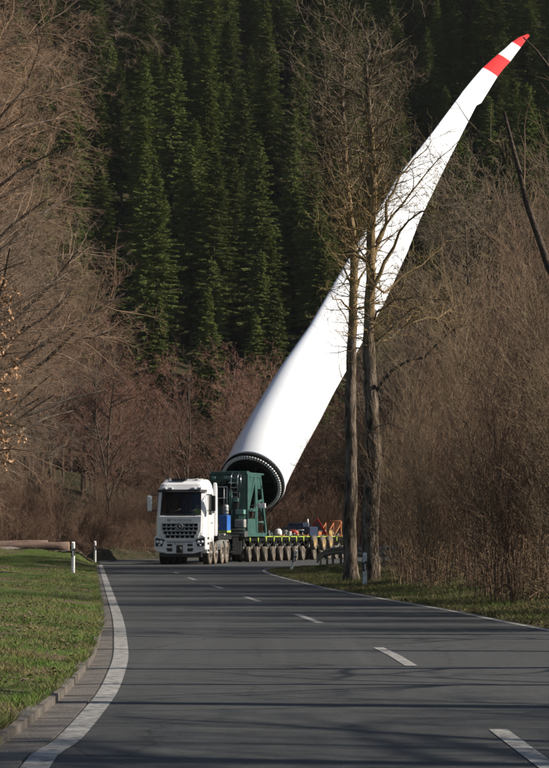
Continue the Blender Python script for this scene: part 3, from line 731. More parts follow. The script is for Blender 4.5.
# ------------------------------------------------------------------ the two roadside trees
PR = [dict(seg=.8, wander=.03, up=.0, kids=0, ang=1.0, ratio=.3, rr=.02, tmin=.3, taper=.72),
      dict(seg=.35, wander=.2, up=.05, kids=2.9, ang=.85, ratio=.36, rr=.012, tmin=.12, taper=.85),
      dict(seg=.22, wander=.24, up=.05, kids=4.2, ang=.85, ratio=.45, rr=.010, tmin=.1, minl=.6, minr=.009),
      dict(seg=.14, wander=.28, up=.04, kids=5.0, ang=.85, ratio=.5, rr=.008, tmin=.1, minl=.3, minr=.006),
      dict(seg=.10, wander=.3, up=.02, kids=0, ang=.8, ratio=.5, rr=.008, tmin=.1, minl=.16, minr=.004, taper=.4)]
def fine_path(px, Y, dy=0.0, jit=.0, rg=None):
    pts = [P(u, v, Y + dy * i / max(1, len(px) - 1)) for i, (u, v) in enumerate(px)]
    out = []
    for i in range(len(pts) - 1):
        p0 = pts[max(i - 1, 0)]; p1 = pts[i]; p2 = pts[i + 1]; p3 = pts[min(i + 2, len(pts) - 1)]
        n_ = max(2, int((p2 - p1).length / .35))
        for k in range(n_):
            t = k / n_
            q = .5 * ((2 * p1) + (-p0 + p2) * t + (2 * p0 - 5 * p1 + 4 * p2 - p3) * t * t + (-p0 + 3 * p1 - 3 * p2 + p3) * t ** 3)
            if rg: q = q + Vector((rg.gauss(0, jit), rg.gauss(0, jit), rg.gauss(0, jit)))
            out.append(tuple(q))
    out.append(tuple(pts[-1])); return out
def roadside(seed, base, Y, trunk_px, r0, limbs, label, leafy=False):
    rg = random.Random(seed); root = empty("roadside_tree", (0, 0, 0))
    bx = P(*trunk_px[0], Y); gz = hz(bx.x, Y)
    tp = fine_path(trunk_px, Y, 0, .012, rg); tp = [(tp[0][0], tp[0][1], gz - .3)] + tp
    out = []
    n = len(tp); rad = [r0 * (1 - .78 * (i / (n - 1)) ** 1.1) for i in range(n)]; rad[0] *= 1.5; rad[1] *= 1.25
    low = [i for i, p in enumerate(tp) if p[2] < P(0, 330, Y).z][-1] + 1
    V, Qd = tubes([(0, tp[:low + 1], [q_ * rg.uniform(.94, 1.07) for q_ in rad[:low + 1]])], 16)
    tm = fast_mesh("roadside_trunk", V, Qd, M['bark_road'], 4, True)
    # upper trunk and limbs carry lichen
    up_ = [(0, tp[low:], rad[low:])]
    fine_ = []
    for (px_, r, dy, lev) in limbs:
        o2 = []; pa = fine_path(px_, Y, dy, .06, rg); grow(rg, None, None, 0, r * .8, lev, PR, o2, pa)
        for b in o2: (up_ if b[0] <= 1 else fine_).append(b)
    # short twisted epicormic shoots round the upper trunk
    for i in range(low - 2, len(tp)):
        for _ in range(9):
            a = rg.uniform(0, 6.28); o2 = []
            grow(rg, tp[i], norm((math.cos(a), math.sin(a), rg.uniform(-.2, .6))), rg.uniform(.5, 1.5), rg.uniform(.012, .024), 2, PR, o2); fine_ += o2
    # small upward crown branches
    for i in range(low + 4, len(tp)):
        for _ in range(3):
            a = rg.uniform(0, 6.28); o2 = []
            grow(rg, tp[i], norm((math.cos(a), math.sin(a), rg.uniform(.5, 1.3))), rg.uniform(1.6, 3.4), rg.uniform(.014, .028), 1, PR, o2)
            for b in o2: (up_ if b[0] <= 1 else fine_).append(b)
    link("trunk", tm, root)
    lu = [b for b in up_ if b[0] == 0 or P(0, 325, Y).z < b[1][0][2] < P(0, 215, Y).z]; lo_ = [b for b in up_ if b not in lu]
    V, Qd = tubes(lu, 7); V2, Q2 = tubes(lo_, 7)
    link("limbs", fast_mesh("roadside_limbs", np.concatenate([V, V2]), np.concatenate([Qd, Q2 + len(V)]), M['bark_road'], 4, True), root)
    zl0, zl1 = P(0, 345, Y).z, P(0, 185, Y).z; tx = lambda z_: float(np.interp(z_, [p[2] for p in tp], [p[0] for p in tp]))
    li = [b for b in fine_ if zl0 < b[1][0][2] < zl1 + rg.gauss(0, 1) and abs(b[1][0][0] - tx(b[1][0][2]) - 1.2) < 3.2]; ids = set(map(id, li)); ot = [b for b in fine_ if id(b) not in ids]
    V, Qd = tubes(ot, 3); link("crown", fast_mesh("roadside_crown", V, Qd, M['twig_dark'], 4, True), root)
    if li: V, Qd = tubes(li, 3); link("twisted_shoots", fast_mesh("roadside_shoots", V, Qd, M['bark_lichen'], 4, True), root)
    tag(root, label, "tree", "two trees at the right roadside")
    # put the origin of the Empty at the foot of the tree
    off = Vector((bx.x, Y, gz)); root.location = off
    for ch in root.children: ch.location = -off
    return root
roadside(21, None, 66, [(372, 588), (370, 520), (374, 470), (372, 420), (370, 372), (369, 330), (371, 290), (370, 250), (372, 215), (374, 180), (371, 140), (368, 100), (366, 62)], .265,
    [([(371, 300), (384, 262), (400, 232), (420, 214), (440, 207)], .09, -1.0, 1),
     ([(371, 262), (380, 235), (391, 205), (400, 180), (414, 160), (432, 140)], .08, 1.5, 1),
     ([(370, 285), (385, 290), (405, 275), (430, 258), (455, 240)], .05, 2, 1),
     ([(372, 395), (392, 372), (412, 360), (432, 348), (452, 330), (478, 318)], .075, -2, 1),
     ([(372, 345), (392, 335), (425, 318), (465, 312), (505, 316)], .06, 3, 1),
     ([(371, 352), (390, 330), (420, 305), (450, 290), (480, 288)], .05, 0, 1),
     ([(372, 320), (395, 300), (430, 300), (470, 280), (500, 262)], .04, -3, 1),
     ([(374, 428), (390, 425), (410, 430), (430, 415)], .03, -2, 1),
     ([(372, 215), (366, 180), (358, 140), (352, 95), (349, 50)], .06, 1, 1),
     ([(373, 190), (385, 150), (395, 110), (404, 70)], .05, -1, 1),
     ([(372, 230), (360, 205), (345, 185), (335, 150)], .045, -1, 1),
     ([(372, 240), (395, 215), (418, 180), (440, 160), (468, 130)], .05, 0, 1)],
    "right-hand tree of the roadside pair, thicker trunk behind the verge post")
roadside(22, None, 70, [(351, 581), (350, 520), (351, 460), (350, 400), (352, 350), (353, 310), (354, 270), (352, 230), (347, 190), (345, 150), (342, 100), (345, 55)], .225,
    [([(352, 322), (344, 306), (336, 299), (329, 293)], .05, -1, 1),
     ([(353, 345), (346, 318), (337, 300), (326, 290)], .03, 1, 1),
     ([(350, 385), (340, 368), (333, 345), (327, 318)], .022, -1, 2),
     ([(353, 300), (362, 280), (370, 255), (384, 235)], .06, 1, 1),
     ([(353, 285), (341, 265), (330, 240), (322, 215)], .045, 0, 1),
     ([(352, 240), (338, 205), (330, 160), (326, 110), (330, 60)], .06, 1, 1),
     ([(350, 220), (362, 180), (372, 130), (376, 85)], .055, -1, 1),
     ([(347, 180), (335, 150), (318, 120), (310, 90)], .04, 0, 1),
     ([(352, 260), (335, 250), (318, 235), (308, 215)], .03, -1, 1)],
    "left-hand tree of the roadside pair, slimmer trunk in front of the guardrail")

# ------------------------------------------------------------------ trees just outside the frame (they reach in, and their trunks shade the road)
PN = [dict(seg=.5, wander=.04, up=.01, kids=1.5, ang=.9, ratio=.30, rr=.012, tmin=.27, taper=.8),
      dict(seg=.35, wander=.12, up=.05, kids=2.2, ang=.7, ratio=.45, rr=.012, tmin=.2),
      dict(seg=.2, wander=.16, up=.02, kids=3.0, ang=.7, ratio=.5, rr=.01, tmin=.1, minl=.35, minr=.006),
      dict(seg=.14, wander=.2, up=.0, kids=0, ang=.7, ratio=.5, rr=.008, tmin=.1, minl=.2, minr=.004, taper=.5)]
def near_tree(seed, loc, h, r, paths, label, prm=PN, lean=(0, 0)):
    rg = random.Random(seed); x, y = loc; z = hz(x, y); out = []
    grow(rg, (x, y, z - .2), norm((lean[0], lean[1], 1)), h, r, 0, prm, out)
    for (lev, pa, rr) in paths: grow(rg, None, None, 0, rr, lev, prm, out, pa)
    root = empty("roadside_tree", (x, y, z))
    V, Qd = tubes([b for b in out if b[0] == 0], 10); a = link("trunk", fast_mesh("near_trunk", V, Qd, M['dark_bark'], 4, True), root)
    V, Qd = tubes([b for b in out if b[0] == 1], 7); b = link("limbs", fast_mesh("near_limbs", V, Qd, M['dark_bark'], 4, True), root)
    V, Qd = tubes([b_ for b_ in out if b_[0] > 1], 3); c = link("crown", fast_mesh("near_crown", V, Qd, M['twig_brown'], 4, True), root)
    for ch in (a, b, c): ch.location = (-x, -y, -z)
    tag(root, label, "tree"); return root
b1 = [(6.9, 32, 2.6)] + [tuple(P(u, v, 32)) for u, v in ((600, 360), (572, 310), (549, 268), (538, 236), (527, 205), (519, 170), (511, 140), (504, 112))]
b2 = [(6.9, 32, 6.5)] + [tuple(P(u, v, 32)) for u, v in ((600, 120), (574, 92), (549, 67), (536, 50), (523, 37))]
PB = [dict(PN[0]), dict(PN[1], kids=.5, taper=.72), dict(PN[2], kids=1.5), dict(PN[3])]
near_tree(31, (6.9, 32), 9.0, .13, [(1, b1, .075), (1, b2, .035)], "dark tree outside the right edge whose bare branches reach into the frame", PB)
near_tree(32, (8.2, 18.15), 11, .27, [], "roadside tree outside the frame at the right, casting the nearest trunk shadow")
near_tree(33, (8.8, 24.4), 10, .17, [], "roadside tree outside the frame at the right, casting the second trunk shadow")
near_tree(34, (9.2, 27.2), 10, .13, [], "slim roadside tree outside the frame at the right, near the middle shadows")
near_tree(36, (10.5, 30.2), 12, .09, [], "slender roadside tree outside the frame among the right row")
near_tree(35, (11.5, 21.4), 12, .13, [], "roadside tree outside the frame at the right, standing back from the road")
for x, y, s_, lab in ((15.5, 12.5, .85, "unseen leafless tree added to dim the near road, nearest the camera on the right"), (14.0, 8.0, .8, "unseen leafless tree added to dim the near road, beside the camera")):  # both added out of view so their twigs dim the foreground road
    tree_thing("broad_tree", left_protos[int(y) % 3], (x, y, hz(x, y)), y, s_, lab, "tree", None)  # added unseen trees that dim the near road, sharing the left trees' meshes
# oak with dry leaves at the left edge
rg = random.Random(77)
ob = []
for (u0, v0, u1, v1) in ((-60, 330, 26, 262), (-60, 352, 20, 300), (-60, 372, 28, 342), (-60, 400, 30, 352), (-60, 420, 18, 385), (-60, 455, 20, 425), (-60, 480, 34, 452), (-60, 470, 14, 466)):
    ob.append((1, [tuple(P(u0 + (u1 - u0) * t, v0 + (v1 - v0) * t - 14 * math.sin(t * 3.1), 46 + rg.uniform(-.2, .2))) for t in (0, .25, .5, .75, 1)], .022))
POK = [dict(PN[0]), dict(PN[1], kids=1.6, taper=.7), dict(PN[2], kids=2.0), dict(PN[3])]
oak = near_tree(38, (-6.9, 46), 8.0, .16, ob, "oak at the left picture edge with clusters of dry orange leaves", POK)
cl = [(4, 283), (12, 298), (8, 320), (3, 335), (2, 352), (17, 362), (12, 372), (4, 386), (10, 398), (3, 420), (22, 432), (5, 438), (8, 452), (4, 466), (9, 305), (1, 300)]
VV = []
for (u, v) in cl:
    for _ in range(26):
        c = P(u + rg.gauss(0, 5), v + rg.gauss(0, 5.5), 46 + rg.gauss(0, .12)); s_ = rg.uniform(.03, .062)
        a = Vector((rg.gauss(0, 1), rg.gauss(0, 1), rg.gauss(0, 1))).normalized(); b = a.cross(Vector((rg.gauss(0, 1), rg.gauss(0, 1), rg.gauss(0, 1)))).normalized()
        cc = a.cross(b) * .35 * s_
        VV += [c - a * s_, c - b * s_ * .5 + cc, c + a * s_, c + b * s_ * .5 + cc]
VV = [tuple(p - Vector(oak.location)) for p in VV]
link("leaves", fast_mesh("oak_leaves", VV, np.arange(len(VV)).reshape(-1, 4), M['dry_leaf'], 4), oak)

#@@OBJECTS
# ------------------------------------------------------------------ wind turbine blade
YR, YT = 127.5, 181.0
st = [((227, 457), (286, 486)), ((233.5, 446), (290, 476)), ((250, 418), (303, 449)), ((266, 391), (319, 421)), ((280.5, 367), (334, 393)), ((308.7, 327), (357, 352)), ((337, 278), (384.5, 303)),
      ((366, 229), (409.5, 248)), ((382, 203.6), (421, 218)), ((395, 181), (432, 195)), ((413, 157.5), (445, 168)), ((431.5, 134), (457, 144)), ((447, 113), (468, 122)), ((459, 97), (477, 104.5)),
      ((460.5, 95), (483, 100)), ((471, 82), (491, 87)), ((481, 70.5), (499, 74)), ((489, 63), (505, 66.5)), ((497, 56), (511.5, 59.5)), ((504.5, 49.5), (516, 53.5)), ((511.5, 42.5), (521, 47)),
      ((519.5, 37), (525.5, 41)), ((527.5, 33.5), (529.5, 36))]
L0 = math.dist((256.5, 471.5), (528.5, 35))
root_c = P(252, 482, YR)
tipc = P(528.5, 35, YT); A = (tipc - root_c).normalized()
E1 = A.cross(Vector((0, 1, 0)).normalized()).normalized()
if E1.x < 0: E1 = -E1
E2 = A.cross(E1).normalized()
if E2.y < 0: E2 = -E2        # points away from the viewer
bl = empty("wind_turbine_blade", tuple(root_c))
rings = []; NP_ = 48
for i, (a, b) in enumerate(st):
    m = ((a[0] + b[0]) / 2, (a[1] + b[1]) / 2); f = min(1, max(0, math.dist(m, (256.5, 471.5)) / L0)) if i else 0.0
    Y = 1 / ((1 - f) / YR + f / YT)
    pa, pb = P(*a, Y), P(*b, Y)
    c = (pa + pb) / 2; wd = (pb - pa).dot(E1)
    if i < 4: wd = 3.56
    th = float(np.interp(f, [0, .08, .18, .3, .5, .75, 1], [1.0, 1.0, .80, .55, .36, .24, .2])) * wd
    if i == 0: c = root_c + A * .10
    sharp = float(np.interp(f, [0, .1, .3, .5], [0, 0, .75, 1]))
    ring = []
    for k in range(NP_):
        t = 2 * math.pi * k / NP_
        u = math.cos(t); v = math.sin(t)            # u = +1 is the trailing edge (right)
        x = (u + 1) / 2
        af = 2.6 * (math.sqrt(max(1e-6, x)) * (1 - x)) / 1.0
        vv = (1 - sharp) * v + sharp * (math.copysign(1, v) * af * .5 if abs(v) > 1e-6 else 0)
        ring.append(c + E1 * (u * wd / 2) + E2 * (vv * th / 2) - root_c)
    rings.append(ring)
vs = [tuple(p) for r in rings for p in r]; fs = []; mi = []
for i in range(len(rings) - 1):
    for k in range(NP_):
        fs.append((i * NP_ + k, i * NP_ + (k + 1) % NP_, (i + 1) * NP_ + (k + 1) % NP_, (i + 1) * NP_ + k))
        mi.append(1 if (16 <= i < 18 or i >= 20) else 0)
fs.append(tuple((len(rings) - 1) * NP_ + k for k in range(NP_))); mi.append(1)
mb = MB(); mb.v = vs; mb.f = [list(f) for f in fs]; mb.m = mi; mb.sm = [True] * len(fs)
mb.build("shell", [M['gelcoat'], M['blade_red']], bl)
def frame_pts(rad, off, n=72, t0=0.0):
    return [E1 * (rad * math.cos(t0 + 2 * math.pi * k / n)) + E2 * (rad * math.sin(t0 + 2 * math.pi * k / n)) + A * off for k in range(n)]
def annulus(mb, prof, n=72):
    "prof: list of (radius, offset along the blade)"
    v = [];
    for r, o in prof: v += frame_pts(r, o, n)
    m = len(prof); mb.add(v, [(i * n + k, i * n + (k + 1) % n, ((i + 1) % m) * n + (k + 1) % n, ((i + 1) % m) * n + k) for i in range(m) for k in range(n)], True)
mb = MB(); annulus(mb, [(1.83, .34), (1.83, .16), (1.70, .16), (1.70, .34)]); mb.build("root_collar", M['gelcoat'], bl)
mb = MB(); annulus(mb, [(1.79, .15), (1.79, -.10), (1.36, -.10), (1.36, .15)])
v = frame_pts(1.4, .6, 72); mb.add(v, [tuple(range(72))])
annulus(mb, [(1.42, .6), (1.42, -.09), (1.38, -.09), (1.38, .6)]); mb.build("root_flange", M['matt_black'], bl)
mb = MB()
for k in range(68):
    t = 2 * math.pi * k / 68; rd = E1 * math.cos(t) + E2 * math.sin(t); tg = E1 * -math.sin(t) + E2 * math.cos(t)
    c0 = rd * 1.63 - A * .10
    q = [c0 + tg * (.042 * s1) + rd * (.09 * s2) for s1, s2 in ((-1, -1), (1, -1), (1, 1), (-1, 1))]
    q2 = [p - A * .10 for p in q]; mb.add(q + q2, [(4, 5, 6, 7), (0, 1, 5, 4), (1, 2, 6, 5), (2, 3, 7, 6), (3, 0, 4, 7)])
mb.build("stud_circle", M['stud'], bl)
tag(bl, "long white wind turbine blade with two red bands, tilted up and back above the trailer", "turbine blade")

# ------------------------------------------------------------------ modular trailer
TH = R(17); TO = (-1.43 - 1.5 * math.cos(TH), 121.3 + 1.5 * math.sin(TH), 0)
tr = empty("modular_trailer", TO, -TH)
tag(tr, "low multi-axle transport trailer with pale green deck and yellow edge stripe, behind the white truck", "trailer")
mb = MB(); mb.box(-1.42, 1.42, 0, 20.5, 1.08, 1.32); mb.box(-.5, .5, .2, 20.3, .62, 1.10); mb.build("deck", M['matt_black'], tr, .02)
mb = MB()
for s in (-1, 1):
    mb.box(s * 1.43 - .02, s * 1.43 + .02, .02, 20.48, 1.30, 1.345)
mb.box(-1.44, 1.44, -.03, .0, 1.25, 1.345)
mb.build("edge_stripe", M['yellow'], tr)
mb = MB(); mb.box(-1.36, 1.36, -.06, -.0, .80, 1.24); mb.box(-.9, .9, -1.1, -.06, .72, .98); mb.box(-.18, .18, -2.6, -1.1, .66, .84)
mb.box(-1.2, -.8, -.5, -.08, .60, 1.5); mb.box(.75, 1.25, -.42, -.08, .55, 1.42); mb.box(-.6, .5, -.5, -.1, 1.0, 1.55)
for i in range(16):
    x = -1.2 + i * .155; mb.tube([(x, -.08, .9 + .25 * math.sin(i)), (x + .08, -.5, .72 + .1 * math.cos(i * 2)), (x - .05, -.9, .9), (x + .1, -1.4, 1.0 + .1 * math.sin(i * 3))], .025, 6)
mb.build("gooseneck", M['darkgrey'], tr, .015)
mb = MB(); mb.box(.50, 1.30, -2.5, -.06, 1.30, 1.42); mb.box(-.3, 1.25, -1.6, -.1, .40, 1.28); mb.box(-1.25, -.4, -1.3, -.1, .45, 1.36); mb.build("front_platform", M['matt_black'], tr, .02)
mb = MB(); mb.box(.72, 1.18, -2.3, -1.7, 1.52, 2.40); bx_ = mb.build("tank_box", M['blue'], tr, .03)
mb = MB(); mb.box(.715, 1.185, -2.31, -1.69, 1.53, 1.63); mb.build("box_stripe", M['yellow'], bx_)
mb = MB(); mb.lathe([(2.40, .0), (2.40, .15), (2.90, .15), (2.95, .10), (2.95, 0)], 'z', 24, (1.0, -2.0, 0))
for z in (2.5, 2.65, 2.8): mb.lathe([(z, .152), (z + .02, .162), (z + .04, .152)], 'z', 24, (1.0, -2.0, 0))
mb.build("exhaust_can", M['steel'], tr)
rgp = random.Random(12)
for i in range(26):
    x = rgp.uniform(-1.2, 1.25); z = rgp.uniform(.45, 1.25); w_ = rgp.uniform(.04, .13)
    mb = MB(); mb.box(x - w_, x + w_, -1.66, -1.58 - rgp.uniform(-.04, .05), z - w_, z + w_) if rgp.random() < .5 else mb.tube([(x, -1.62, z), (x + rgp.uniform(-.3, .3), -1.75, z - .2), (x + rgp.uniform(-.4, .4), -1.64, z + rgp.uniform(-.4, .1))], .022, 6)
    mb.build("gooseneck_fitting", M[rgp.choice(['darkgrey', 'deckgrey', 'green', 'dark_steel', 'black'])], tr)
def turn(mb, cx_, cy_, a):
    c_, s__ = math.cos(a), math.sin(a); mb.v = [(cx_ + (p[0] - cx_) * c_ - (p[1] - cy_) * s__, cy_ + (p[0] - cx_) * s__ + (p[1] - cy_) * c_, p[2]) for p in mb.v]
def axle(y):
    ST = R(9.5) * max(0, 1 - y / 16)
    for s in (-1, 1):
        yk = MB(); x = s * 1.04
        yk.prism([(-.17, 1.10), (.17, 1.10), (.10, .86), (.26, .50), (.15, .44), (.0, .62), (-.10, .62), (-.12, .86)], 'x', x - .07, x + .07, Matrix.Translation((0, y, 0)))
        yk.tube([(x + s * .10, y, 1.1), (x + s * .10, y + .18, .55)], .04, 8)
        yk.box(x - .30, x + .30, y + .10, y + .24, .34, .48)
        o = yk.build("axle_yoke", M['deckgrey'], tr, .01)
        lp_ = MB(); lp_.prism([(-.10, 1.29), (.10, 1.29), (.02, 1.04), (-.02, 1.04)], 'x', s * 1.432, s * 1.447, Matrix.Translation((0, y, 0))); lp_.build("marker_panel", M['yellow'], tr)
        for dx in (-.22, .22):
            t_ = MB(); cx = x + dx; r_ = .40
            t_.k = 0; t_.lathe([(-.10, .22), (-.12, .30), (-.12, .37), (-.09, .40), (.09, .40), (.12, .37), (.12, .30), (.10, .22)], 'x', 28, (cx, y + .17, .40)); turn(t_, cx, y + .17, ST)
            w_ = t_.build("wheel", M['rubber'], tr)
            f_ = MB(); sd_ = 1
            for q in (-1, 1):
                f_.lathe([(q * .121, .30), (q * .126, .385), (q * .1, .396)], 'x', 28, (cx, y + .17, .40))
            turn(f_, cx, y + .17, ST); f_.build("tyre_sidewall", M['dusty'], w_)
            h_ = MB(); h_.lathe([(-.09, .0), (-.09, .10), (-.05, .20), (-.102, .225), (.102, .225), (.05, .20), (.09, .10), (.09, .0)], 'x', 20, (cx, y + .17, .40)); turn(h_, cx, y + .17, ST); h_.build("rim", M['rim'], w_)
for i in range(8): axle(.75 + 1.42 * i)
for i in range(5): axle(13.0 + 1.55 * i)

# ------------------------------------------------------------------ blade tilting frame on the deck
ad = empty("blade_tilting_frame", (TO[0], TO[1], 1.32), -TH)
tag(ad, "tall green steel frame on the trailer that grips the foot of the blade", "lifting frame")
AW = .98
def wld(p): return Matrix.Translation(ad.location) @ Matrix.Rotation(-TH, 4, 'Z') @ Vector(p)
def loc(p): return Matrix.Rotation(TH, 4, 'Z') @ (Vector(p) - Vector(ad.location))
X0 = -.50; X1 = 1.50          # the frame stands to the right half of the deck as seen from the front
# front plate with round opening
mb = MB(); n_ = 40; cx, cz, rr = X0 + .86, 2.35, .70
ring_ = [(cx + rr * math.cos(2 * math.pi * k / n_), cz + rr * 1.12 * math.sin(2 * math.pi * k / n_)) for k in range(n_)]
def on_rect(t, x0, x1, z0, z1):
    c, s = math.cos(t), math.sin(t); k = min(((x1 - cx) if c > 0 else (x0 - cx)) / c if abs(c) > 1e-6 else 9e9, ((z1 - cz) if s > 0 else (z0 - cz)) / s if abs(s) > 1e-6 else 9e9)
    return (cx + c * k, cz + s * k)
rect_ = [on_rect(2 * math.pi * k / n_ + 1e-4, X0, X1, .35, 3.55) for k in range(n_)]
v = [(p[0], y, p[1]) for y in (.0, .12) for p in ring_] + [(p[0], y, p[1]) for y in (.0, .12) for p in rect_]
fs = []
for k in range(n_):
    j = (k + 1) % n_; fs += [(k, j, 2 * n_ + j, 2 * n_ + k), (n_ + k, 3 * n_ + k, 3 * n_ + j, n_ + j), (k, n_ + k, n_ + j, j)]
mb.add(v, fs); mb.build("front_plate", M['green'], ad)
mb = MB(); mb.lathe([(.30, .0), (.30, .58), (.45, .66), (2.2, .66), (2.2, 0)], 'y', 32, (cx, 0, cz))
for k in range(10):
    a = 2 * math.pi * k / 10; mb.tube([(cx + .45 * math.cos(a), .24, cz + .45 * math.sin(a)), (cx + .45 * math.cos(a), .31, cz + .45 * math.sin(a))], .035, 8)
mb.build("bearing_drum", M['dark_steel'], ad)
mb = MB(); mb.box(X0 + .05, X1 + .04, -.10, .35, 3.50, 3.66); mb.box(X0 - .02, X1 + .02, .4, 2.9, 3.50, 3.60); mb.build("top_beam", M['green'], ad, .02)
# side cheeks with cut-outs, made of bars
def cheek(x, name):
    mb = MB(); bars = [((.1, 0), (.1, 3.5), .20), ((.1, 3.42), (2.2, 3.42), .16), ((2.2, 3.5), (3.3, 0.1), .22), ((.1, .10), (3.3, .10), .20), ((1.25, 3.5), (1.6, .1), .16),
                       ((.1, 1.55), (1.3, 3.35), .22), ((.1, 1.5), (1.5, 1.5), .18), ((1.45, 1.9), (2.7, 2.1), .14)]
    for (a, b, w_) in bars:
        d = Vector((b[0] - a[0], b[1] - a[1])).normalized(); nrm = Vector((-d.y, d.x)) * w_ / 2
        mb.prism([(a[0] - nrm.x, a[1] - nrm.y), (b[0] - nrm.x, b[1] - nrm.y), (b[0] + nrm.x, b[1] + nrm.y), (a[0] + nrm.x, a[1] + nrm.y)], 'x', x - .05 + .004 * len(mb.f) * .1, x + .05 + .004 * len(mb.f) * .1)
    mb.prism([(.12, 1.6), (.12, 3.4), (1.1, 3.4)], 'x', x - .03, x + .03); mb.prism([(1.32, .2), (1.28, 3.35), (1.75, 3.35), (1.85, .2)], 'x', x - .035, x + .028); mb.prism([(1.8, 2.7), (1.75, 3.35), (2.2, 3.35), (2.4, 2.7)], 'x', x - .032, x + .026)
    mb.prism([(.12, .1), (.12, 1.0), (1.5, 1.0), (1.55, .1)], 'x', x - .03, x + .03)
    mb.build(name, M['green'], ad, .008)
cheek(X1, "side_cheek"); cheek(X0, "side_cheek")
mb = MB()
for y, z in ((.9, .5), (.9, 3.3), (1.9, 3.3), (2.9, .8)): mb.tube([(X0, y, z), (X1, y, z)], .09, 10)
mb.build("cross_tube", M['green'], ad)
# pale flat gusset and machine cabinet in front
mb = MB(); mb.box(X1 - .48, X1 - .04, -.42, -.04, 1.25, 1.50); mb.prism([(X1 - .46, .1), (X1 - .08, .1), (X1 - .08, 1.2), (X1 - .46, 1.2)], 'y', -.05, -.02); mb.build("bracket_plate", M['ltgreen'], ad, .015)
mb = MB(); mb.box(X1 - .52, X1 - .02, -.40, -.05, .52, .96)
for i in range(6): mb.box(X1 - .50 + i * .08, X1 - .46 + i * .08, -.42, -.395, .55, .93)
mb.build("cooler_cabinet", M['deckgrey'], ad, .01)
mb = MB()
for x in (X0 + .95, X0 + 1.12, X0 + 1.22): mb.tube([(x, -.16, .0), (x, -.16, 2.6)], .055, 10)
mb.box(X0 + .90, X0 + 1.28, -.22, -.10, .55, .70); mb.box(X0 + .90, X0 + 1.28, -.22, -.10, 1.7, 1.85)
mb.tube([(X0 + 1.3, -.2, .2), (X0 + 1.0, -.3, 1.2), (X0 + 1.25, -.2, 2.3)], .035, 8)
mb.build("hydraulic_ram", M['green'], ad)
mb = MB()    # railing
for z in (2.15, 2.78): mb.tube([(X0 - .10, -.30, z), (X0 + 1.02, -.30, z)], .022, 8)
for x in (X0 - .10, X0 + .85, X0 + 1.02): mb.tube([(x, -.30, 1.5), (x, -.30, 2.8)], .022, 8)
mb.build("railing", M['postwhite'], ad)
mb = MB()    # ladder
for x in (X0 + 1.22, X0 + 1.58): mb.tube([(x, -.28, 2.1), (x, -.28, 3.35), (x + .06, -.1, 3.6)], .025, 8)
for i in range(5): mb.tube([(X0 + 1.22, -.28, 2.2 + i * .27), (X0 + 1.58, -.28, 2.2 + i * .27)], .02, 8)
mb.tube([(X0 + 1.58, -.28, 2.75), (X0 + 1.76, -.28, 2.75), (X0 + 1.76, -.28, 3.45), (X0 + 1.4, -.28, 3.45)], .022, 8)
mb.build("ladder", M['chrome'], ad)
mb = MB()
rgp = random.Random(4)
for i in range(9):
    x = X0 + .15 + i * .09; mb.tube([(x, -.12, 1.15 - .03 * i), (x + .12, -.35, .85), (x + .18 + rgp.uniform(-.1, .1), -.30, .45), (x + .25, -.15, .15)], .022, 6)
mb.build("hose_bundle", M['orange'], ad)
mb = MB(); mb.box(X0 - .6, X1 + .05, -.55, .0, -.02, .30); mb.box(X0 + .1, X0 + .5, -.5, -.1, .3, .62); mb.box(X0 + .62, X0 + .86, -.52, -.2, .3, .8)
mb.tube([(X0, -.5, .38), (X1, -.5, .38)], .05, 8); mb.tube([(X0 - .4, -.57, .1), (X1, -.57, .2)], .04, 8); mb.build("base_frame", M['darkgrey'], ad, .01)
rgp = random.Random(15)
for i in range(7):
    x = X0 + .3 + i * .2; mb = MB(); mb.tube([(x, -.14, .35), (x + rgp.uniform(-.15, .15), -.30, .9 + rgp.uniform(-.2, .4)), (x + rgp.uniform(-.1, .2), -.18, 1.5 + rgp.uniform(0, .8)), (x + .1, -.05, 2.2 + rgp.uniform(0, .8))], .02, 6); mb.build("hydraulic_hose", M['black'], ad)
for (x, z, w_, h_, m_) in ((X0 + .22, .48, .16, .20, 'deckgrey'), (X0 + .62, .40, .12, .30, 'darkgrey'), (X0 + 1.45, 1.72, .10, .14, 'black'), (X0 + 1.46, 2.05, .12, .10, 'ltgreen'), (X0 + .25, 3.28, .10, .08, 'ltgreen'), (X0 + 1.05, 3.30, .22, .07, 'ltgreen'), (X0 + .2, 1.2, .12, .18, 'green')):
    mb = MB(); mb.box(x - w_, x + w_, -.24, -.02, z - h_, z + h_); mb.build("valve_block", M[m_], ad, .015)
for ch in ad.children: ch.scale = (1, 1, .925)
# pivot arms and adapter ring reaching the blade root
mb = MB(); rc = loc(root_c)
RT = Matrix.Rotation(TH, 4, 'Z').to_3x3(); e1, e2, aa = RT @ E1, RT @ E2, RT @ A
def ringpt(t, r, o): return rc + e1 * (r * math.cos(t)) + e2 * (r * math.sin(t)) + aa * o
v = []; n_ = 60
for r, o in ((1.50, -.22), (1.50, -.34), (1.30, -.34), (1.30, -.22)): v += [ringpt(2 * math.pi * k / n_, r, o) for k in range(n_)]
mb.add(v, [(i * n_ + k, i * n_ + (k + 1) % n_, ((i + 1) % 4) * n_ + (k + 1) % n_, ((i + 1) % 4) * n_ + k) for i in range(4) for k in range(n_)], True)
for k in range(14):
    t = 2 * math.pi * k / 14 + .1; mb.tube([ringpt(t, 1.34, -.28), ringpt(t, .55, -.42)], .045, 6)
for k in range(7): 
    t = 2 * math.pi * k / 7; mb.tube([ringpt(t, 1.40, -.28), ringpt(t, 1.62, -.10)], .03, 6)
v = [ringpt(2 * math.pi * k / n_, .75, -.45) for k in range(n_)] + [ringpt(2 * math.pi * k / n_, .75, -.25) for k in range(n_)]
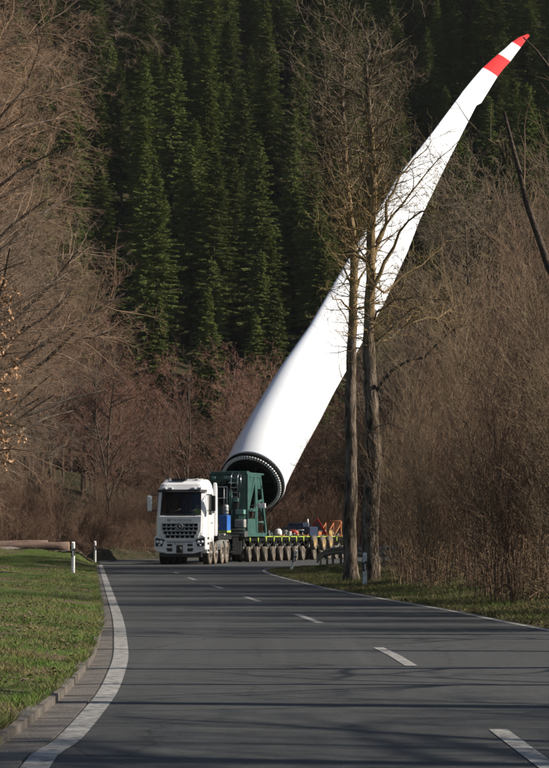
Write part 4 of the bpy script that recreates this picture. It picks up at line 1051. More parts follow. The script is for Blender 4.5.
mb.add(v, [tuple(range(n_)), tuple(range(n_, 2 * n_))] + [(k, (k + 1) % n_, n_ + (k + 1) % n_, n_ + k) for k in range(n_)])
mb.build("adapter_ring", M['matt_black'], ad)
mb = MB()
for s, x in ((-1, X0), (1, X1)): 
    mb.tube([(x, 2.3, 2.6), tuple(rc - aa * .45 + e1 * (.65 * s))], .13, 10); mb.tube([(x, 3.0, 1.0), tuple(rc - aa * .45 + e1 * (.6 * s) + e2 * .5)], .11, 10)
mb.build("pivot_arm", M['green'], ad)
mb = MB(); mb.tube([(X1 + .03, .6, 1.62), (X1 + .62, .3, 1.62)], .03, 8); mb.tube([(X1 + .03, .6, 1.25), (X1 + .3, .45, 1.6)], .02, 8); la = mb.build("lamp_arm", M['steel'], ad)
mb = MB(); mb.box(X1 + .55, X1 + .92, .22, .36, 1.48, 1.72); mb.build("work_lamp", M['white'], la, .02)

rgp = random.Random(31)
for i in range(22):
    y = 3.9 + i * .72 + rgp.uniform(-.2, .2); x = rgp.choice([1.15, .95, .6, -.2]) ; h_ = rgp.uniform(.06, .30); wd = rgp.uniform(.10, .28)
    mb = MB(); mb.box(x - wd, x + wd, y - wd * .8, y + wd * .8, 1.32, 1.32 + h_); mb.tube([(x, y, 1.32 + h_), (x + .02, y, 1.36 + h_)], wd * .4, 8)
    mb.build("lashing_block", M[rgp.choice(['darkgrey', 'darkgrey', 'deckgrey', 'ochre', 'green', 'black'])], tr, .01)
for i in range(9):
    y = 5.0 + i * 1.55; mb = MB(); a_ = [(1.3 - .25 * math.cos(t), y + .35 * math.sin(t), 1.40 + .05 * math.sin(3 * t)) for t in np.linspace(0, 6.0, 16)]
    mb.tube(a_, .022, 6); mb.build("hose_coil", M[['black', 'orange', 'darkgrey'][i % 3]], tr)
for i in range(12):
    y = 1.2 + i * 1.6; mb = MB(); mb.tube([(1.34, y, 1.32), (1.34, y, 1.32 + rgp.uniform(.2, .55))], .022, 6); mb.build("stanchion", M['steel'], tr)
for i in range(10):
    y = 1.4 + i * 1.42; mb = MB(); mb.tube([(1.40, y - .6, 1.0), (1.43, y - .3, .82 + rgp.uniform(-.06, .06)), (1.43, y + .1, .86), (1.40, y + .5, 1.02)], .02, 6); mb.build("air_line", M['black'], tr)
# ------------------------------------------------------------------ load on the rear deck
def deck(y, x=0.0, z=1.325): v = Matrix.Translation(TO) @ Matrix.Rotation(-TH, 4, 'Z') @ Vector((x, y, z)); return tuple(v)
RZ = -TH
e = empty("power_pack", deck(12.6, .75), RZ); tag(e, "dark blue-black engine pack standing in the middle of the rear deck", "engine")
mb = MB(); mb.box(-.75, .75, -.8, .8, 0, .55); mb.box(-.6, .3, -.6, .7, .55, .78); mb.build("housing", M['navy'], e, .04)
mb = MB(); mb.tube([(.45, -.3, .5), (.45, -.3, 1.0)], .06, 10); mb.tube([(-.2, -.82, .35), (.4, -.82, .35)], .05, 8); mb.build("exhaust_pipe", M['steel'], e)
mb = MB()
for i in range(5): mb.box(-.65 + i * .12, -.60 + i * .12, -.83, -.80, .1, .45)
mb.build("grille", M['steel'], e)
e = empty("tarpaulin_bundle", deck(10.1, 1.0), RZ); e.scale = (.55, .5, .7); tag(e, "small red rounded bundle on the deck ahead of the dark engine pack", "bundle")
mb = MB(); mb.lathe([(-.5, .02), (-.48, .16), (-.25, .27), (.15, .26), (.45, .17), (.5, .02)], 'x', 18, (0, 0, .27)); mb.build("cover", M['red'], e)
mb = MB(); mb.tube([(-.25, -.29, .2), (-.25, 0, .56), (-.25, .29, .2)], .015, 6); mb.tube([(.2, -.28, .2), (.2, 0, .55), (.2, .28, .2)], .015, 6); mb.build("strap", M['black'], e)
e = empty("fluid_canister", deck(6.9, 1.1), RZ); tag(e, "pale rounded canister on the deck edge in front of the red bundle", "canister")
mb = MB(); mb.lathe([(0, .02), (0.02, .17), (.10, .20), (.30, .20), (.40, .13), (.43, .02)], 'z', 20); mb.build("tank", M['postwhite'], e)
mb = MB(); mb.tube([(0, 0, .42), (0, 0, .50)], .05, 10); mb.build("cap", M['black'], e)
e = empty("warning_sign", deck(15.2, .95), RZ); tag(e, "red-edged triangular warning sign standing on the rear deck", "sign")
mb = MB(); mb.prism([(-.62, .12), (.62, .12), (0, 1.08)], 'y', -.02, .02); mb.build("rim", M['red'], e)
mb = MB(); mb.prism([(-.36, .27), (.36, .27), (0, .91)], 'y', -.035, -.0205); mb.build("face", M['darkgrey'], e)
mb = MB(); mb.tube([(-.3, .03, .12), (-.3, .25, -.0)], .03, 6); mb.tube([(.3, .03, .12), (.3, .25, 0)], .03, 6); mb.build("leg", M['steel'], e)
e = empty("ramp_rack", deck(18.0, .9), RZ); e.scale = (.95, .9, .72); tag(e, "orange and yellow lattice of loading ramps at the tail of the trailer", "loading ramp")
mb = MB()
for x in (-.5, .0, .5):
    mb.tube([(x, -.9, .0), (x + .05, .9, 1.15)], .045, 6); mb.tube([(x, .9, 0), (x, .9, 1.25)], .045, 6)
for i in range(7): mb.tube([(-.5, -.75 + i * .26, .1 + i * .165), (.55, -.75 + i * .26, .1 + i * .165)], .03, 6)
mb.tube([(-.5, .9, 1.25), (.5, .9, 1.25)], .05, 6); mb.tube([(.5, .9, 1.2), (.9, -.6, .1)], .03, 6); mb.build("lattice", M['orange'], e)
mb = MB(); mb.box(-.6, -.3, -1.0, -.6, 0, .32); mb.box(.1, .45, -1.05, -.7, 0, .25); mb.box(-.2, .0, -.9, -.5, 0.0, .5); mb.build("winch", M['ochre'], e, .02)
mb = MB(); mb.tube([(.62, -.6, .05), (.62, .9, .05), (.62, .9, 1.0)], .035, 6); mb.build("red_post", M['red'], e)
for i, (y, x, h_, m_, nm, lb) in enumerate([(10.9, .7, .30, 'ochre', "tool_crate", "ochre crate between the red bundle and the dark engine pack"), (14.1, 1.15, .28, 'orange', "tool_crate", "orange crate on the deck edge left of the warning sign"),
        (16.4, 1.15, .35, 'ochre', "tool_crate", "ochre crate on the deck edge at the foot of the orange ramps"), (13.3, -.3, .45, 'deckgrey', "tool_crate", "grey crate on the deck behind the dark engine pack")]):
    e = empty(nm, deck(y, x), RZ); tag(e, lb, "crate", "crates on the rear deck")
    mb = MB(); mb.box(-.28, .28, -.35, .35, 0, h_); mb.build("box", M[m_], e, .015)
    mb = MB(); mb.box(-.30, .30, -.37, .37, h_ + .002, h_ + .05); mb.build("lid", M['darkgrey'], e, .01)
for i, (y, z) in enumerate([(12.1, .55), (13.9, .50), (15.4, .55)]):
    p = deck(y, 1.62, z + .02); e = empty("spare_wheel", (p[0], p[1], p[2]), RZ)
    tag(e, ["spare wheel hung on the trailer side below the dark engine pack", "spare wheel hung on the trailer side below the warning sign", "spare wheel hung on the trailer side below the orange ramps"][i], "wheel", "spare wheels hung on the trailer side")
    mb = MB(); mb.lathe([(-.10, .22), (-.12, .30), (-.12, .37), (-.09, .40), (.09, .40), (.12, .37), (.12, .30), (.10, .22)], 'x', 28, (0, 0, .4)); mb.build("tyre", M['dusty'], e)
    mb = MB(); mb.lathe([(-.09, .0), (-.05, .20), (-.102, .225), (.102, .225), (.05, .20), (.09, .0)], 'x', 20, (0, 0, .4)); mb.build("rim", M['ochre'], e)

# ------------------------------------------------------------------ the truck
TK = R(8.5); FW = P(180.5, 564, 111.0)
tk = empty("heavy_truck", (FW.x, 110.6, 0), -TK)
tag(tk, "white four-axle heavy truck with dark windscreen and star emblem, coming towards the camera", "truck")
def tb(mb, *a, **k): return mb.build(*a, **k)
W2 = 1.22
# cab shell: cross-section in z by rows, with rounded corners in plan
rows_ = [(1.08, 0.02, 1.20), (1.5, .0, 1.22), (2.30, .05, 1.22), (2.32, .055, 1.22), (3.45, .33, 1.18), (3.55, .36, 1.17), (3.80, .50, 1.10), (3.98, .80, 1.00), (4.05, 1.1, .92)]
def plan(y0, hw, y1=2.35, rc_=.34):
    pts = []
    for (cx_, cy_, a0) in ((-hw + rc_, y0 + rc_, 180), (hw - rc_, y0 + rc_, 270), (hw - .10, y1 - .10, 0), (-hw + .10, y1 - .10, 90)):
        r_ = rc_ if cy_ < 1.5 else .10
        for k in range(6):
            a = R(a0 + 90 * k / 5); pts.append((cx_ + r_ * math.cos(a), cy_ + r_ * math.sin(a)))
    return pts
mb = MB(); vs = []; 
for z, y0, hw in rows_: vs += [(x, y, z) for x, y in plan(y0, hw)]
n_ = 24; fs = []
for i in range(len(rows_) - 1):
    for k in range(n_):
        if i == 3 and 4 <= k <= 6: continue            # windscreen opening across the front
        fs.append((i * n_ + k, i * n_ + (k + 1) % n_, (i + 1) * n_ + (k + 1) % n_, (i + 1) * n_ + k))
fs.append(tuple((len(rows_) - 1) * n_ + k for k in range(n_))); fs.append(tuple(range(n_))[::-1])
mb.add(vs, fs, False); cab = mb.build("cab", M['white'], tk)
# windscreen (slightly wrapping), with dark surround
def ws(z):   # front of the cab at height z
    t = (z - 2.32) / (3.45 - 2.32); return .055 + t * .275, 1.22 - .04 * t
mb = MB(); vs = []
zz = [2.36, 2.7, 3.05, 3.40]; uu = [-1, -.93, -.75, -.4, 0, .4, .75, .93, 1]
def wpt(u, z, off=0): y, hw = ws(z); return (u * (hw - .02), y + .30 * max(0, abs(u) - .70) ** 1.2 * 2.9 - off, z)
for z in zz: vs += [wpt(u, z, .0) for u in uu]
k_ = len(uu); mb.add(vs, [(i * k_ + j, i * k_ + j + 1, (i + 1) * k_ + j + 1, (i + 1) * k_ + j) for i in range(3) for j in range(k_ - 1)], True)
mb.build("windscreen", M['glass'], tk)
mb = MB()
for u0, u1 in ((-1.0, -.93), (.93, 1.0)):
    mb.add([wpt(u0, 2.33, .012), wpt(u1, 2.33, .012), wpt(u1, 3.44, .012), wpt(u0, 3.44, .012)], [(0, 1, 2, 3)])
mb.add([wpt(u, z, .014) for z in (2.30, 2.40) for u in uu], [(j, j + 1, k_ + j + 1, k_ + j) for j in range(k_ - 1)])
mb.build("windscreen_seal", M['black'], tk)
mb = MB()   # wipers
for x0, x1 in ((-.7, .0), (.05, .75)): mb.tube([(x0, .03, 2.36), (x1, .10, 2.62)], .014, 6)
mb.build("wiper", M['black'], tk)
mb = MB(); vs = [] # sun visor
for z, o in ((3.42, .12), (3.55, .06)): vs += [wpt(u * 1.03, z, o) for u in uu]
for z, o in ((3.42, .10), (3.55, .02)): vs += [wpt(u * 1.03, z, o) for u in uu]
mb.add(vs, [(j, j + 1, k_ + j + 1, k_ + j) for j in range(k_ - 1)] + [(2 * k_ + j, 3 * k_ + j, 3 * k_ + j + 1, 2 * k_ + j + 1) for j in range(k_ - 1)] + [(j, 2 * k_ + j, 2 * k_ + j + 1, j + 1) for j in range(k_ - 1)])
mb.build("sun_visor", M['black'], tk)
for x in (-.85, -.55, .55, .85):
    mb = MB(); mb.box(x - .10, x + .10, .27, .40, 3.585, 3.65); mb.build("roof_light", M['lamp'], tk, .01)
mb = MB(); mb.box(-.55, .15, .66, 1.5, 4.0, 4.075); mb.build("roof_hatch", M['black'], tk, .02)
mb = MB()
for x in (-.72, .62): mb.tube([(x, .9, 4.0), (x, .9, 4.09)], .06, 10)
mb.tube([(-.95, .8, 4.05), (.95, .8, 4.05)], .02, 6); mb.build("roof_bar", M['steel'], tk)
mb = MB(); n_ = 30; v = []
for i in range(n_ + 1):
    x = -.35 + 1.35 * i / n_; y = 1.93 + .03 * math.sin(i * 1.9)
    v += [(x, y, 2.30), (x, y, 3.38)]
mb.add(v, [(2 * i, 2 * i + 2, 2 * i + 3, 2 * i + 1) for i in range(n_)], True); mb.build('reflection_sheet', M['reflection_sheet'], tk)  # blue sheet behind the seats, standing in for a sky reflection on the glass
# cab interior
mb = MB(); mb.box(-1.08, 1.08, 2.0, 2.1, 1.4, 3.5); mb.box(-1.08, 1.08, .45, .75, 1.6, 2.32); mb.box(-1.08, 1.08, .4, 2.1, 1.45, 1.5)
mb.box(-1.08, 1.08, .5, 2.0, 3.42, 3.46); mb.build("dashboard", M['interior'], tk, .02)
for sx in (-.62, .62):
    mb = MB(); mb.box(sx - .26, sx + .26, 1.0, 1.5, 1.75, 1.92); mb.box(sx - .25, sx + .25, 1.48, 1.62, 1.9, 2.72); mb.box(sx - .14, sx + .14, 1.5, 1.6, 2.74, 2.95); mb.build("seat", M['interior'], tk, .05)
mb = MB()
pts_ = [(.62 + .22 * math.cos(a), .86 + .10 * math.sin(a), 2.28 + .19 * math.sin(a)) for a in np.linspace(0, 2 * math.pi, 25)]
mb.tube(pts_, .016, 6, caps=False); mb.tube([(.4, .86, 2.28), (.84, .86, 2.28)], .02, 6); mb.build("steering_wheel", M['black'], tk)
# front panel: grille with rows of arrow-shaped openings
mb = MB(); mb.prism([(-1.02, 2.28), (1.02, 2.28), (1.0, 1.62), (.80, 1.12), (-.80, 1.12), (-1.0, 1.62)], 'y', -.055, .02); mb.build("front_panel", M['white'], tk, .02)
gr = MB(); op = MB()
for r_, (z, hw, hh_) in enumerate([(1.865, .86, .105), (1.695, .86, .115), (1.505, .80, .12), (1.325, .70, .12)]):
    op.box(-hw, hw, -.062, -.057, z - hh_ / 2 - .012, z + hh_ / 2)
    nn = int(2 * hw / .20)
    for i in range(nn + 1):
        x = -hw + 2 * hw * i / nn
        if r_ < 2 and abs(x) < .17: continue
        gr.prism([(x - .052, z - hh_ / 2 - .014), (x + .052, z - hh_ / 2 - .014), (x + .004, z + hh_ / 2 - .02), (x - .004, z + hh_ / 2 - .02)], 'y', -.085, -.0625)
    gr.box(-hw - .03, hw + .03, -.10, -.0626, z + hh_ / 2 + .001, z + hh_ / 2 + .045)
g_ = gr.build("grille", M['grille_grey'], tk, .004); op.build("grille_opening", M['matt_black'], g_)
mb = MB(); mb.lathe([(-.14, .0), (-.14, .155), (-.125, .172), (-.06, .172)], 'y', 32, (0, 0, 1.79)); em = mb.build("emblem_disc", M['black'], tk)
mb = MB(); mb.lathe([(-.150, .135), (-.162, .148), (-.150, .160)], 'y', 32, (0, 0, 1.79))
for a in (90, 210, 330):
    c, s = math.cos(R(a)), math.sin(R(a)); mb.add([(c * .14, -.150, 1.79 + s * .14), (-s * .022, -.152, 1.79 + c * .022), (s * .022, -.152, 1.79 - c * .022), (0, -.168, 1.79)], [(0, 1, 3), (0, 3, 2), (1, 2, 3)])
mb.build("star", M['chrome'], em)
def lettering(txt, size, loc_, m, parent, rot=(math.pi / 2, 0, 0), name="lettering", sp=1.0, ext=.002):
    cu = bpy.data.curves.new(name, 'FONT'); cu.body = txt; cu.size = size; cu.align_x = 'CENTER'; cu.extrude = ext; cu.space_character = sp
    t = bpy.data.objects.new(name, cu); C.objects.link(t); dg = bpy.context.evaluated_depsgraph_get()
    me = bpy.data.meshes.new_from_object(t.evaluated_get(dg)); bpy.data.objects.remove(t)
    me.materials.clear(); me.materials.append(m); o = link(name, me, parent, loc_); o.rotation_euler = rot; return o
lettering("TAVROOSI", .185, (.06, -.058, 2.03), M['darkgrey'], tk, sp=1.12)
mb = MB()
for i in range(3): mb.box(-.60, -.47, -.0605, -.056, 2.04 + i * .048, 2.065 + i * .048)
mb.box(-.61, -.595, -.0605, -.056, 2.035, 2.17); mb.box(-.475, -.46, -.0605, -.056, 2.035, 2.17); mb.build("company_mark", M['darkgrey'], tk)
# bumper
mb = MB()
mb.prism([(-1.23, 1.30), (-1.05, 1.42), (-.80, 1.10), (.80, 1.10), (1.05, 1.42), (1.23, 1.30), (1.23, .72), (1.05, .62), (.62, .52), (-.62, .52), (-1.05, .62), (-1.23, .72)], 'y', -.09, .35)
bp_ = mb.build("bumper", M['white'], tk, .03)
mb = MB()
for s in (-1, 1):
    mb.prism([(s * .36, .98), (s * .62, .98), (s * .60, .86), (s * .36, .86)], 'y', -.1, -.088); mb.prism([(s * .36, .78), (s * .66, .78), (s * .60, .62), (s * .36, .62)], 'y', -.1, -.088)
mb.box(-.62, .62, -.10, -.089, 1.04, 1.075); mb.build("bumper_opening", M['black'], bp_)
mb = MB(); mb.box(-.15, .15, -.22, -.09, .55, .92); mb.lathe([(-.30, .0), (-.30, .10), (-.2, .13), (-.09, .13)], 'y', 20, (0, 0, .74)); mb.build("towing_jaw", M['black'], bp_, .02)
mb = MB(); mb.box(-.26, .26, -.112, -.092, .93, 1.04); pl_ = mb.build("number_plate", M['postwhite'], bp_)
mb = MB(); mb.box(-.262, -.225, -.116, -.0905, .932, 1.038); mb.build("plate_band", M['blue'], tk)
for s in (-1, 1):
    mb = MB(); mb.prism([(s * .74, 1.18), (s * 1.17, 1.27), (s * 1.17, .86), (s * .84, .86)], 'y', -.115, -.088); hl = mb.build("headlight", M['black'], tk, .01)
    mb = MB()
    for (x, z, r_) in ((.90, 1.06, .085), (1.07, 1.08, .07), (.98, .93, .05)): mb.lathe([(-.15, 0), (-.145, r_ * .7), (-.118, r_)], 'y', 20, (s * x, 0, z))
    mb.build("lens", M['lamp'], hl)
    mb = MB(); mb.box(min(s * .72, s * 1.2), max(s * .72, s * 1.2), -.13, -.09, .80, .835); mb.build("headlight_trim", M['white'], hl)
mb = MB(); mb.box(-1.0, 1.0, .05, .5, .35, .56); mb.tube([(-1.0, .9, .52), (1.0, .9, .52)], .09, 10); mb.box(-.45, .45, .4, 8.0, .55, 1.02); mb.build("chassis", M['black'], tk, .02)
# steps, doors and wheel arches on each side
for s in (-1, 1):
    xs_ = s * 1.222
    mb = MB(); mb.prism([(.55, 1.35), (.55, 2.35), (.66, 3.42), (1.62, 3.42), (1.62, 1.35)], 'x', min(xs_, xs_ + s * .02), max(xs_, xs_ + s * .02)); dr = mb.build("door", M['white'], tk, .012)
    mb = MB(); a_, b_ = sorted((xs_ + s * .022, xs_ + s * .030)); mb.prism([(.64, 2.36), (.74, 3.32), (1.52, 3.32), (1.52, 2.36)], 'x', a_, b_); mb.build("side_window", M['black'], dr)
    mb = MB(); a_, b_ = sorted((xs_ + s * .022, xs_ + s * .05)); mb.box(a_, b_, 1.40, 1.56, 1.95, 2.00); mb.build("handle", M['black'], dr)
    mb = MB(); a_, b_ = sorted((xs_ + s * .001, xs_ + s * .022)); mb.box(a_, b_, 1.80, 2.20, 2.45, 2.66); mb.build("air_vent", M['black'], tk)
    mb = MB(); a_, b_ = sorted((s * .92, s * 1.235))
    n2 = 12; arch = [(1.45 + .62 * math.cos(math.pi * k / n2), .60 + .66 * math.sin(math.pi * k / n2)) for k in range(n2 + 1)]
    mb.prism([(.30, .72), (.30, 1.38), (2.34, 1.38), (2.34, .72)] + [p for p in arch], 'x', a_, b_) if False else None
    for k in range(n2):
        p, q = arch[k], arch[k + 1]; mb.add([(a_, p[0], p[1]), (b_, p[0], p[1]), (b_, q[0], q[1]), (a_, q[0], q[1]), (a_, p[0], 1.36), (b_, p[0], 1.36), (b_, q[0], 1.36), (a_, q[0], 1.36)], [(0, 1, 2, 3), (4, 5, 6, 7), (1, 2, 6, 5), (0, 3, 7, 4)])
    mb.box(a_, b_, .30, .82, .55, 1.36); mb.build("wheel_arch", M['white'], tk)
    mb = MB()
    for z in (.62, .95, 1.2): a2, b2 = sorted((xs_ + s * .012, xs_ + s * .03)); mb.box(a2, b2, .40, .78, z, z + .10)
    mb.build("step", M['black'], tk)
# mirrors
for s in (-1, 1):
    mb = MB(); mb.tube([(s * 1.18, .42, 3.30), (s * 1.46, .28, 3.30), (s * 1.50, .26, 3.2)], .022, 8); mb.tube([(s * 1.2, .42, 2.55), (s * 1.46, .28, 2.55)], .022, 8); mr = mb.build("mirror_arm", M['black'], tk)
    mb = MB(); a_, b_ = sorted((s * 1.42, s * 1.64)); mb.box(a_, b_, .20, .34, 2.52, 3.26); mb.build("mirror", M['white'] if s < 0 else M['black'], mr, .05)
# side fairing behind the cab
mb = MB(); mb.prism([(2.38, 1.35), (2.38, 3.92), (2.62, 3.90), (2.80, 3.6), (2.86, 1.6), (2.75, 1.35)], 'x', 1.16, 1.30)
mb.prism([(2.38, 1.35), (2.38, 3.92), (2.62, 3.90), (2.80, 3.6), (2.86, 1.6), (2.75, 1.35)], 'x', -1.20, -1.10); mb.build("side_fairing", M['white'], tk, .04)
def big_wheel(x, y, s, front):
    t_ = MB(); r_ = .53; hw = .16
    t_.lathe([(-hw + .03, .28), (-hw, .34), (-hw, .48), (-hw + .035, r_), (hw - .035, r_), (hw, .48), (hw, .34), (hw - .03, .28)], 'x', 36, (x, y, r_))
    for k in range(36):
        a = 2 * math.pi * k / 36
        t_.box(-hw + .01, hw - .01, -.025, .025, r_ - .005, r_ + .014, Matrix.Translation((x, y, r_)) @ Matrix.Rotation(a, 4, 'X'))
    w_ = t_.build("wheel", M['rubber'], tk)
    f_ = MB(); f_.lathe([(s * (hw + .002), .30), (s * (hw + .004), .40), (s * (hw + .001), .49), (s * (hw - .03), .53)], 'x', 36, (x, y, r_)); f_.build("tyre_sidewall", M['dusty'], w_)
    h_ = MB(); q = .06 if front else -.06
    h_.lathe([(s * (hw - .02), .285), (s * (hw - .06), .25), (s * (hw - .04 + q), .15), (s * (hw + .02 + q), .12), (s * (hw + .04 + q), .0)], 'x', 28, (x, y, r_))
    for k in range(10):
        a = 2 * math.pi * k / 10; h_.tube([(x + s * (hw - .05 + q), y + .19 * math.cos(a), r_ + .19 * math.sin(a)), (x + s * (hw + .0 + q), y + .19 * math.cos(a), r_ + .19 * math.sin(a))], .016, 6)
    h_.build("rim", M['rim'], w_)
for y, fr_ in ((1.45, True), (2.95, True), (4.85, False), (6.15, False)):
    for s in (-1, 1): big_wheel(s * 1.04, y, s, fr_)
    if y > 3:
        for s in (-1, 1):
            mb = MB(); n2 = 10; a_, b_ = sorted((s * .86, s * 1.23)); v = []
            for k in range(n2 + 1):
                a = math.pi * (.08 + .84 * k / n2)
                for x, r_ in ((a_, .60), (b_, .60), (b_, .63), (a_, .63)): v.append((x, y + r_ * math.cos(a), .53 + r_ * math.sin(a)))
            mb.add(v, [(4 * k + j, 4 * k + (j + 1) % 4, 4 * k + 4 + (j + 1) % 4, 4 * k + 4 + j) for k in range(n2) for j in range(4)]); mb.build("mudguard", M['deckgrey'], tk)
# equipment behind the cab
mb = MB(); mb.box(-1.1, 1.1, 4.2, 8.1, 1.18, 1.36); mb.box(-.9, .5, 4.6, 7.6, 1.36, 1.62); mb.build("ballast_bed", M['black'], tk, .03)
for i in range(5):
    mb = MB(); mb.box(.55 + .02 * i, 1.12, 4.3 + i * .72, 4.75 + i * .72, 1.37, 1.42 + .03 * (i % 3)); mb.build("tool_box", M[['darkgrey', 'black', 'deckgrey', 'darkgrey', 'black'][i]], tk, .02)
mb = MB()
rgp = random.Random(9)
for i in range(12): x = -.9 + i * .16; mb.tube([(x, 4.0, 1.5), (x + rgp.uniform(-.2, .2), 4.3, 2.1 + rgp.uniform(-.2, .3)), (x + .1, 5.0, 1.8)], .03, 6)
mb.build("air_hose", M['orange'], tk)
mb = MB(); mb.box(-.18, .18, 8.0, 8.9, .62, .86); mb.build("rear_coupling", M['black'], tk)
# ------------------------------------------------------------------ driver
def skin_person(name, verts, edges, radii, m, parent=None):
    me = bpy.data.meshes.new(name); me.from_pydata(verts, edges, []); me.materials.append(m)
    o = link(name, me, parent); o.modifiers.new("skin", 'SKIN')
    for i, r_ in enumerate(radii): me.skin_vertices[0].data[i].radius = (r_, r_)
    me.skin_vertices[0].data[0].use_root = True
    sb = o.modifiers.new("sub", 'SUBSURF'); sb.levels = 1; sb.render_levels = 2
    me.polygons.foreach_set("use_smooth", [True] * len(me.polygons)); return o
mt = Matrix.Translation(tk.location) @ Matrix.Rotation(-TK, 4, 'Z')
pe = empty("person", tuple(mt @ Vector((.66, 1.02, 2.08))), -TK)
tag(pe, "driver in a yellow high-visibility vest seated behind the windscreen, hands on the wheel", "person")
V_ = [(0, 0, .05), (0, .05, .25), (0, .06, .45), (0, .03, .56), (0, .0, .63), (0, -.02, .74), (0, -.01, .82),
      (.17, .04, .46), (.24, -.12, .24), (.19, -.34, .36), (-.17, .04, .46), (-.24, -.12, .24), (-.19, -.34, .36),
      (.11, -.06, .03), (.14, -.45, .06), (.14, -.60, -.30), (-.11, -.06, .03), (-.14, -.45, .06), (-.14, -.60, -.30)]
E_ = [(0, 1), (1, 2), (2, 3), (3, 4), (4, 5), (5, 6), (2, 7), (7, 8), (8, 9), (2, 10), (10, 11), (11, 12), (0, 13), (13, 14), (14, 15), (0, 16), (16, 17), (17, 18)]
R_ = [.15, .15, .15, .06, .075, .10, .07, .07, .05, .035, .07, .05, .035, .09, .07, .05, .09, .07, .05]
skin_person("body", V_, E_, R_, M['skin'], pe)
mb = MB(); sec = [(.0, .19, .13), (.15, .19, .14), (.32, .21, .15), (.46, .23, .14), (.55, .12, .09)]
vs = []; n_ = 20
for z, a, b in sec: vs += [(a * math.cos(2 * math.pi * k / n_), .05 + b * math.sin(2 * math.pi * k / n_), z) for k in range(n_)]
mb.add(vs, [(i * n_ + k, i * n_ + (k + 1) % n_, (i + 1) * n_ + (k + 1) % n_, (i + 1) * n_ + k) for i in range(4) for k in range(n_)], True); mb.build("vest", M['vest'], pe)
mb = MB(); mb.lathe([(.74, .108), (.80, .104), (.86, .075), (.88, .0)], 'z', 18, (0, .0, 0)); mb.build("hair", M['hair'], pe)

# ------------------------------------------------------------------ verge posts
def post(x, y, h, label, rz=0.0, tilt=(0, 0), dz=0):
    e = empty("verge_post", (x, y, hz(x, y) + dz), rz); e.rotation_euler = (tilt[0], tilt[1], rz)
    tag(e, label, "post", "white verge posts along the road")
    mb = MB(); a, b = .062, .052
    sec = [(-.2, 1), (h - .10, .96), (h, .90)]
    prof = [(-a, b * .8), (-a * .55, -b), (a * .55, -b), (a, b * .8)]
    vs = [(px_ * s_, py_ * s_, z + (.05 if (z == h and py_ > 0) else 0)) for z, s_ in sec for px_, py_ in prof]
    mb.add(vs, [(i * 4 + k, i * 4 + (k + 1) % 4, (i + 1) * 4 + (k + 1) % 4, (i + 1) * 4 + k) for i in range(2) for k in range(4)] + [(8, 9, 10, 11), (3, 2, 1, 0)])
    mb.build("body", M['postwhite'], e, .008)
    mb = MB(); z0, z1 = h - .46, h - .22; s_ = 1.05
    vs = [(px_ * s_, py_ * s_, z) for z, k_ in ((z0, 0), (z1, 1)) for px_, py_ in prof]
    vs = [(x_, y_, z_ + (.045 if x_ > 0 else -.0)) for x_, y_, z_ in vs]
    mb.add(vs, [(k, (k + 1) % 4, 4 + (k + 1) % 4, 4 + k) for k in range(4)] + [(0, 1, 2, 3), (4, 5, 6, 7)]); bd = mb.build("band", M['black'], e)
    mb = MB(); mb.box(-.018, .018, -.068, -.060, h - .41, h - .25); mb.build("reflector", M['reflector'], bd)
    return e
q = P(73, 574, 77.5); post(q.x, 77.5, .98, "white verge post standing in the grass left of the road, nearer to the camera")
q = P(95, 552, 117); post(q.x, 117, .98, "white verge post by the gravel track, farther of the two left ones")
q = P(365, 587, 63.5); post(q.x, 63.5, .82, "white verge post with black band in front of the right-hand roadside tree")
q = P(291, 571, 92); post(q.x, 92, .78, "white verge post leaning to the right on the grass tip inside the bend", tilt=(0, R(16)))

# ------------------------------------------------------------------ guard rail
gp = [(2.0, 108), (2.25, 103), (2.45, 97), (2.75, 90), (3.15, 83), (3.7, 76), (4.3, 71)]
gp = smooth_line(gp, 4)
e = empty("guard_rail", (gp[0][0], gp[0][1], hz(*gp[0]))); tag(e, "galvanised roadside guard rail inside the bend behind the left-hand roadside tree", "guard rail")
prof = [(0, .52), (-.03, .54), (-.075, .58), (-.075, .61), (-.02, .66), (-.02, .69), (-.075, .74), (-.075, .77), (-.03, .81), (0, .83)]
vs = []; o0 = Vector(e.location)
for i, p in enumerate(gp):
    a = gp[max(i - 1, 0)]; b = gp[min(i + 1, len(gp) - 1)]; d = Vector((b[0] - a[0], b[1] - a[1])).normalized(); nm = Vector((d.y, -d.x)); zb = hz(*p)
    drop = -.25 * max(0, 1 - i / 4)
    for (o, z) in prof: vs.append((p[0] + nm.x * -o - o0.x, p[1] + nm.y * -o - o0.y, zb + z - .08 + drop - o0.z))
k_ = len(prof); mb = MB(); mb.add(vs, [(i * k_ + j, i * k_ + j + 1, (i + 1) * k_ + j + 1, (i + 1) * k_ + j) for i in range(len(gp) - 1) for j in range(k_ - 1)], True)
o = mb.build("rail", M['old_steel'], e); so = o.modifiers.new("solid", 'SOLIDIFY'); so.thickness = .006
for i in range(1, len(gp), 3):
    p = gp[i]; mb = MB(); x, y, zb = p[0] - o0.x + .06, p[1] - o0.y, hz(*p) - o0.z; mb.box(x - .05, x + .05, y - .03, y + .03, zb - .2, zb + .66); mb.build("post", M['old_steel'], e, .004)

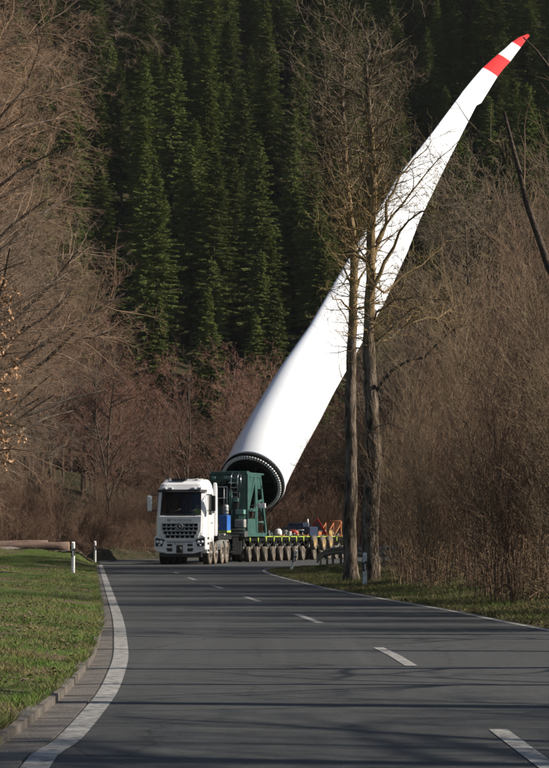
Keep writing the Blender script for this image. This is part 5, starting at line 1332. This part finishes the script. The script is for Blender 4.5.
# ------------------------------------------------------------------ logs
def log(p0, p1, r0, r1, label):
    x0, y0 = p0; e = empty("felled_log", (x0, y0, hz(x0, y0))); tag(e, label, "log", "felled logs beside the gravel track")
    rg = random.Random(int(x0 * 10)); n_ = 14; pts = []; rs = []
    for i in range(n_):
        t = i / (n_ - 1); x = x0 + (p1[0] - x0) * t; y = y0 + (p1[1] - y0) * t
        pts.append((x - x0, y - y0, p1[2] + r0 + rg.uniform(-.015, .015))); rs.append((r0 + (r1 - r0) * t) * rg.uniform(.96, 1.04))
    mb = MB(); mb.tube(pts, rs, 18); b = mb.build("bark", M['log'], e)
    d = Vector((x0 - p1[0], y0 - p1[1], 0)).normalized(); mb = MB(); c = Vector(pts[0]); mb.tube([c - d * .01, c + d * .012], rs[0] * .93, 18); mb.build("cut_face", M['log_end'], b)
    return e
log((-10.6, 121), (-17.5, 120.6, -.08), .27, .22, "nearer and thicker felled log lying beside the gravel track, its cut end to the right")
log((-12.0, 124.0), (-20.5, 122.5, .10), .17, .13, "thinner felled log lying behind the thick one")
log((-7.4, 146), (-10.2, 145.5, .05), .15, .12, "short pale log on the ground left of the truck")

# ------------------------------------------------------------------ pale board fence in the thicket
pf = P(529, 556, 64); e = empty("board_fence", (pf.x, 64, hz(pf.x, 64))); tag(e, "pale two-board fence glimpsed through the thicket at the right edge", "fence")
zb = pf.z - hz(pf.x, 64)
mb = MB(); mb.box(-.45, .45, -.015, .015, zb - .02, zb + .05); mb.build("board", M['postwhite'], e, .004)
mb = MB(); mb.box(-.15, .75, -.015, .015, zb + .32, zb + .38); mb.build("board", M['postwhite'], e, .004)
for x in (-.4, .4): mb = MB(); mb.box(x - .03, x + .03, .02, .07, -.1, zb + .45); mb.build("post", M['deckgrey'], e, .004)

# ------------------------------------------------------------------ thin air haze
hm = bpy.data.materials.new("haze_air"); hm.use_nodes = True
n = hm.node_tree.nodes; l = hm.node_tree.links; n.clear()
ho = n.new("ShaderNodeOutputMaterial"); pv = n.new("ShaderNodeVolumePrincipled"); pv.inputs["Color"].default_value = (.86, .90, .95, 1)
pv.inputs["Density"].default_value = .00004; pv.inputs["Anisotropy"].default_value = .1; l.new(pv.outputs[0], ho.inputs["Volume"])
mb = MB(); mb.box(-800, 800, -160, 1640, -3, 330); hzb = mb.build("haze", hm); tag(hzb, kind='stuff')
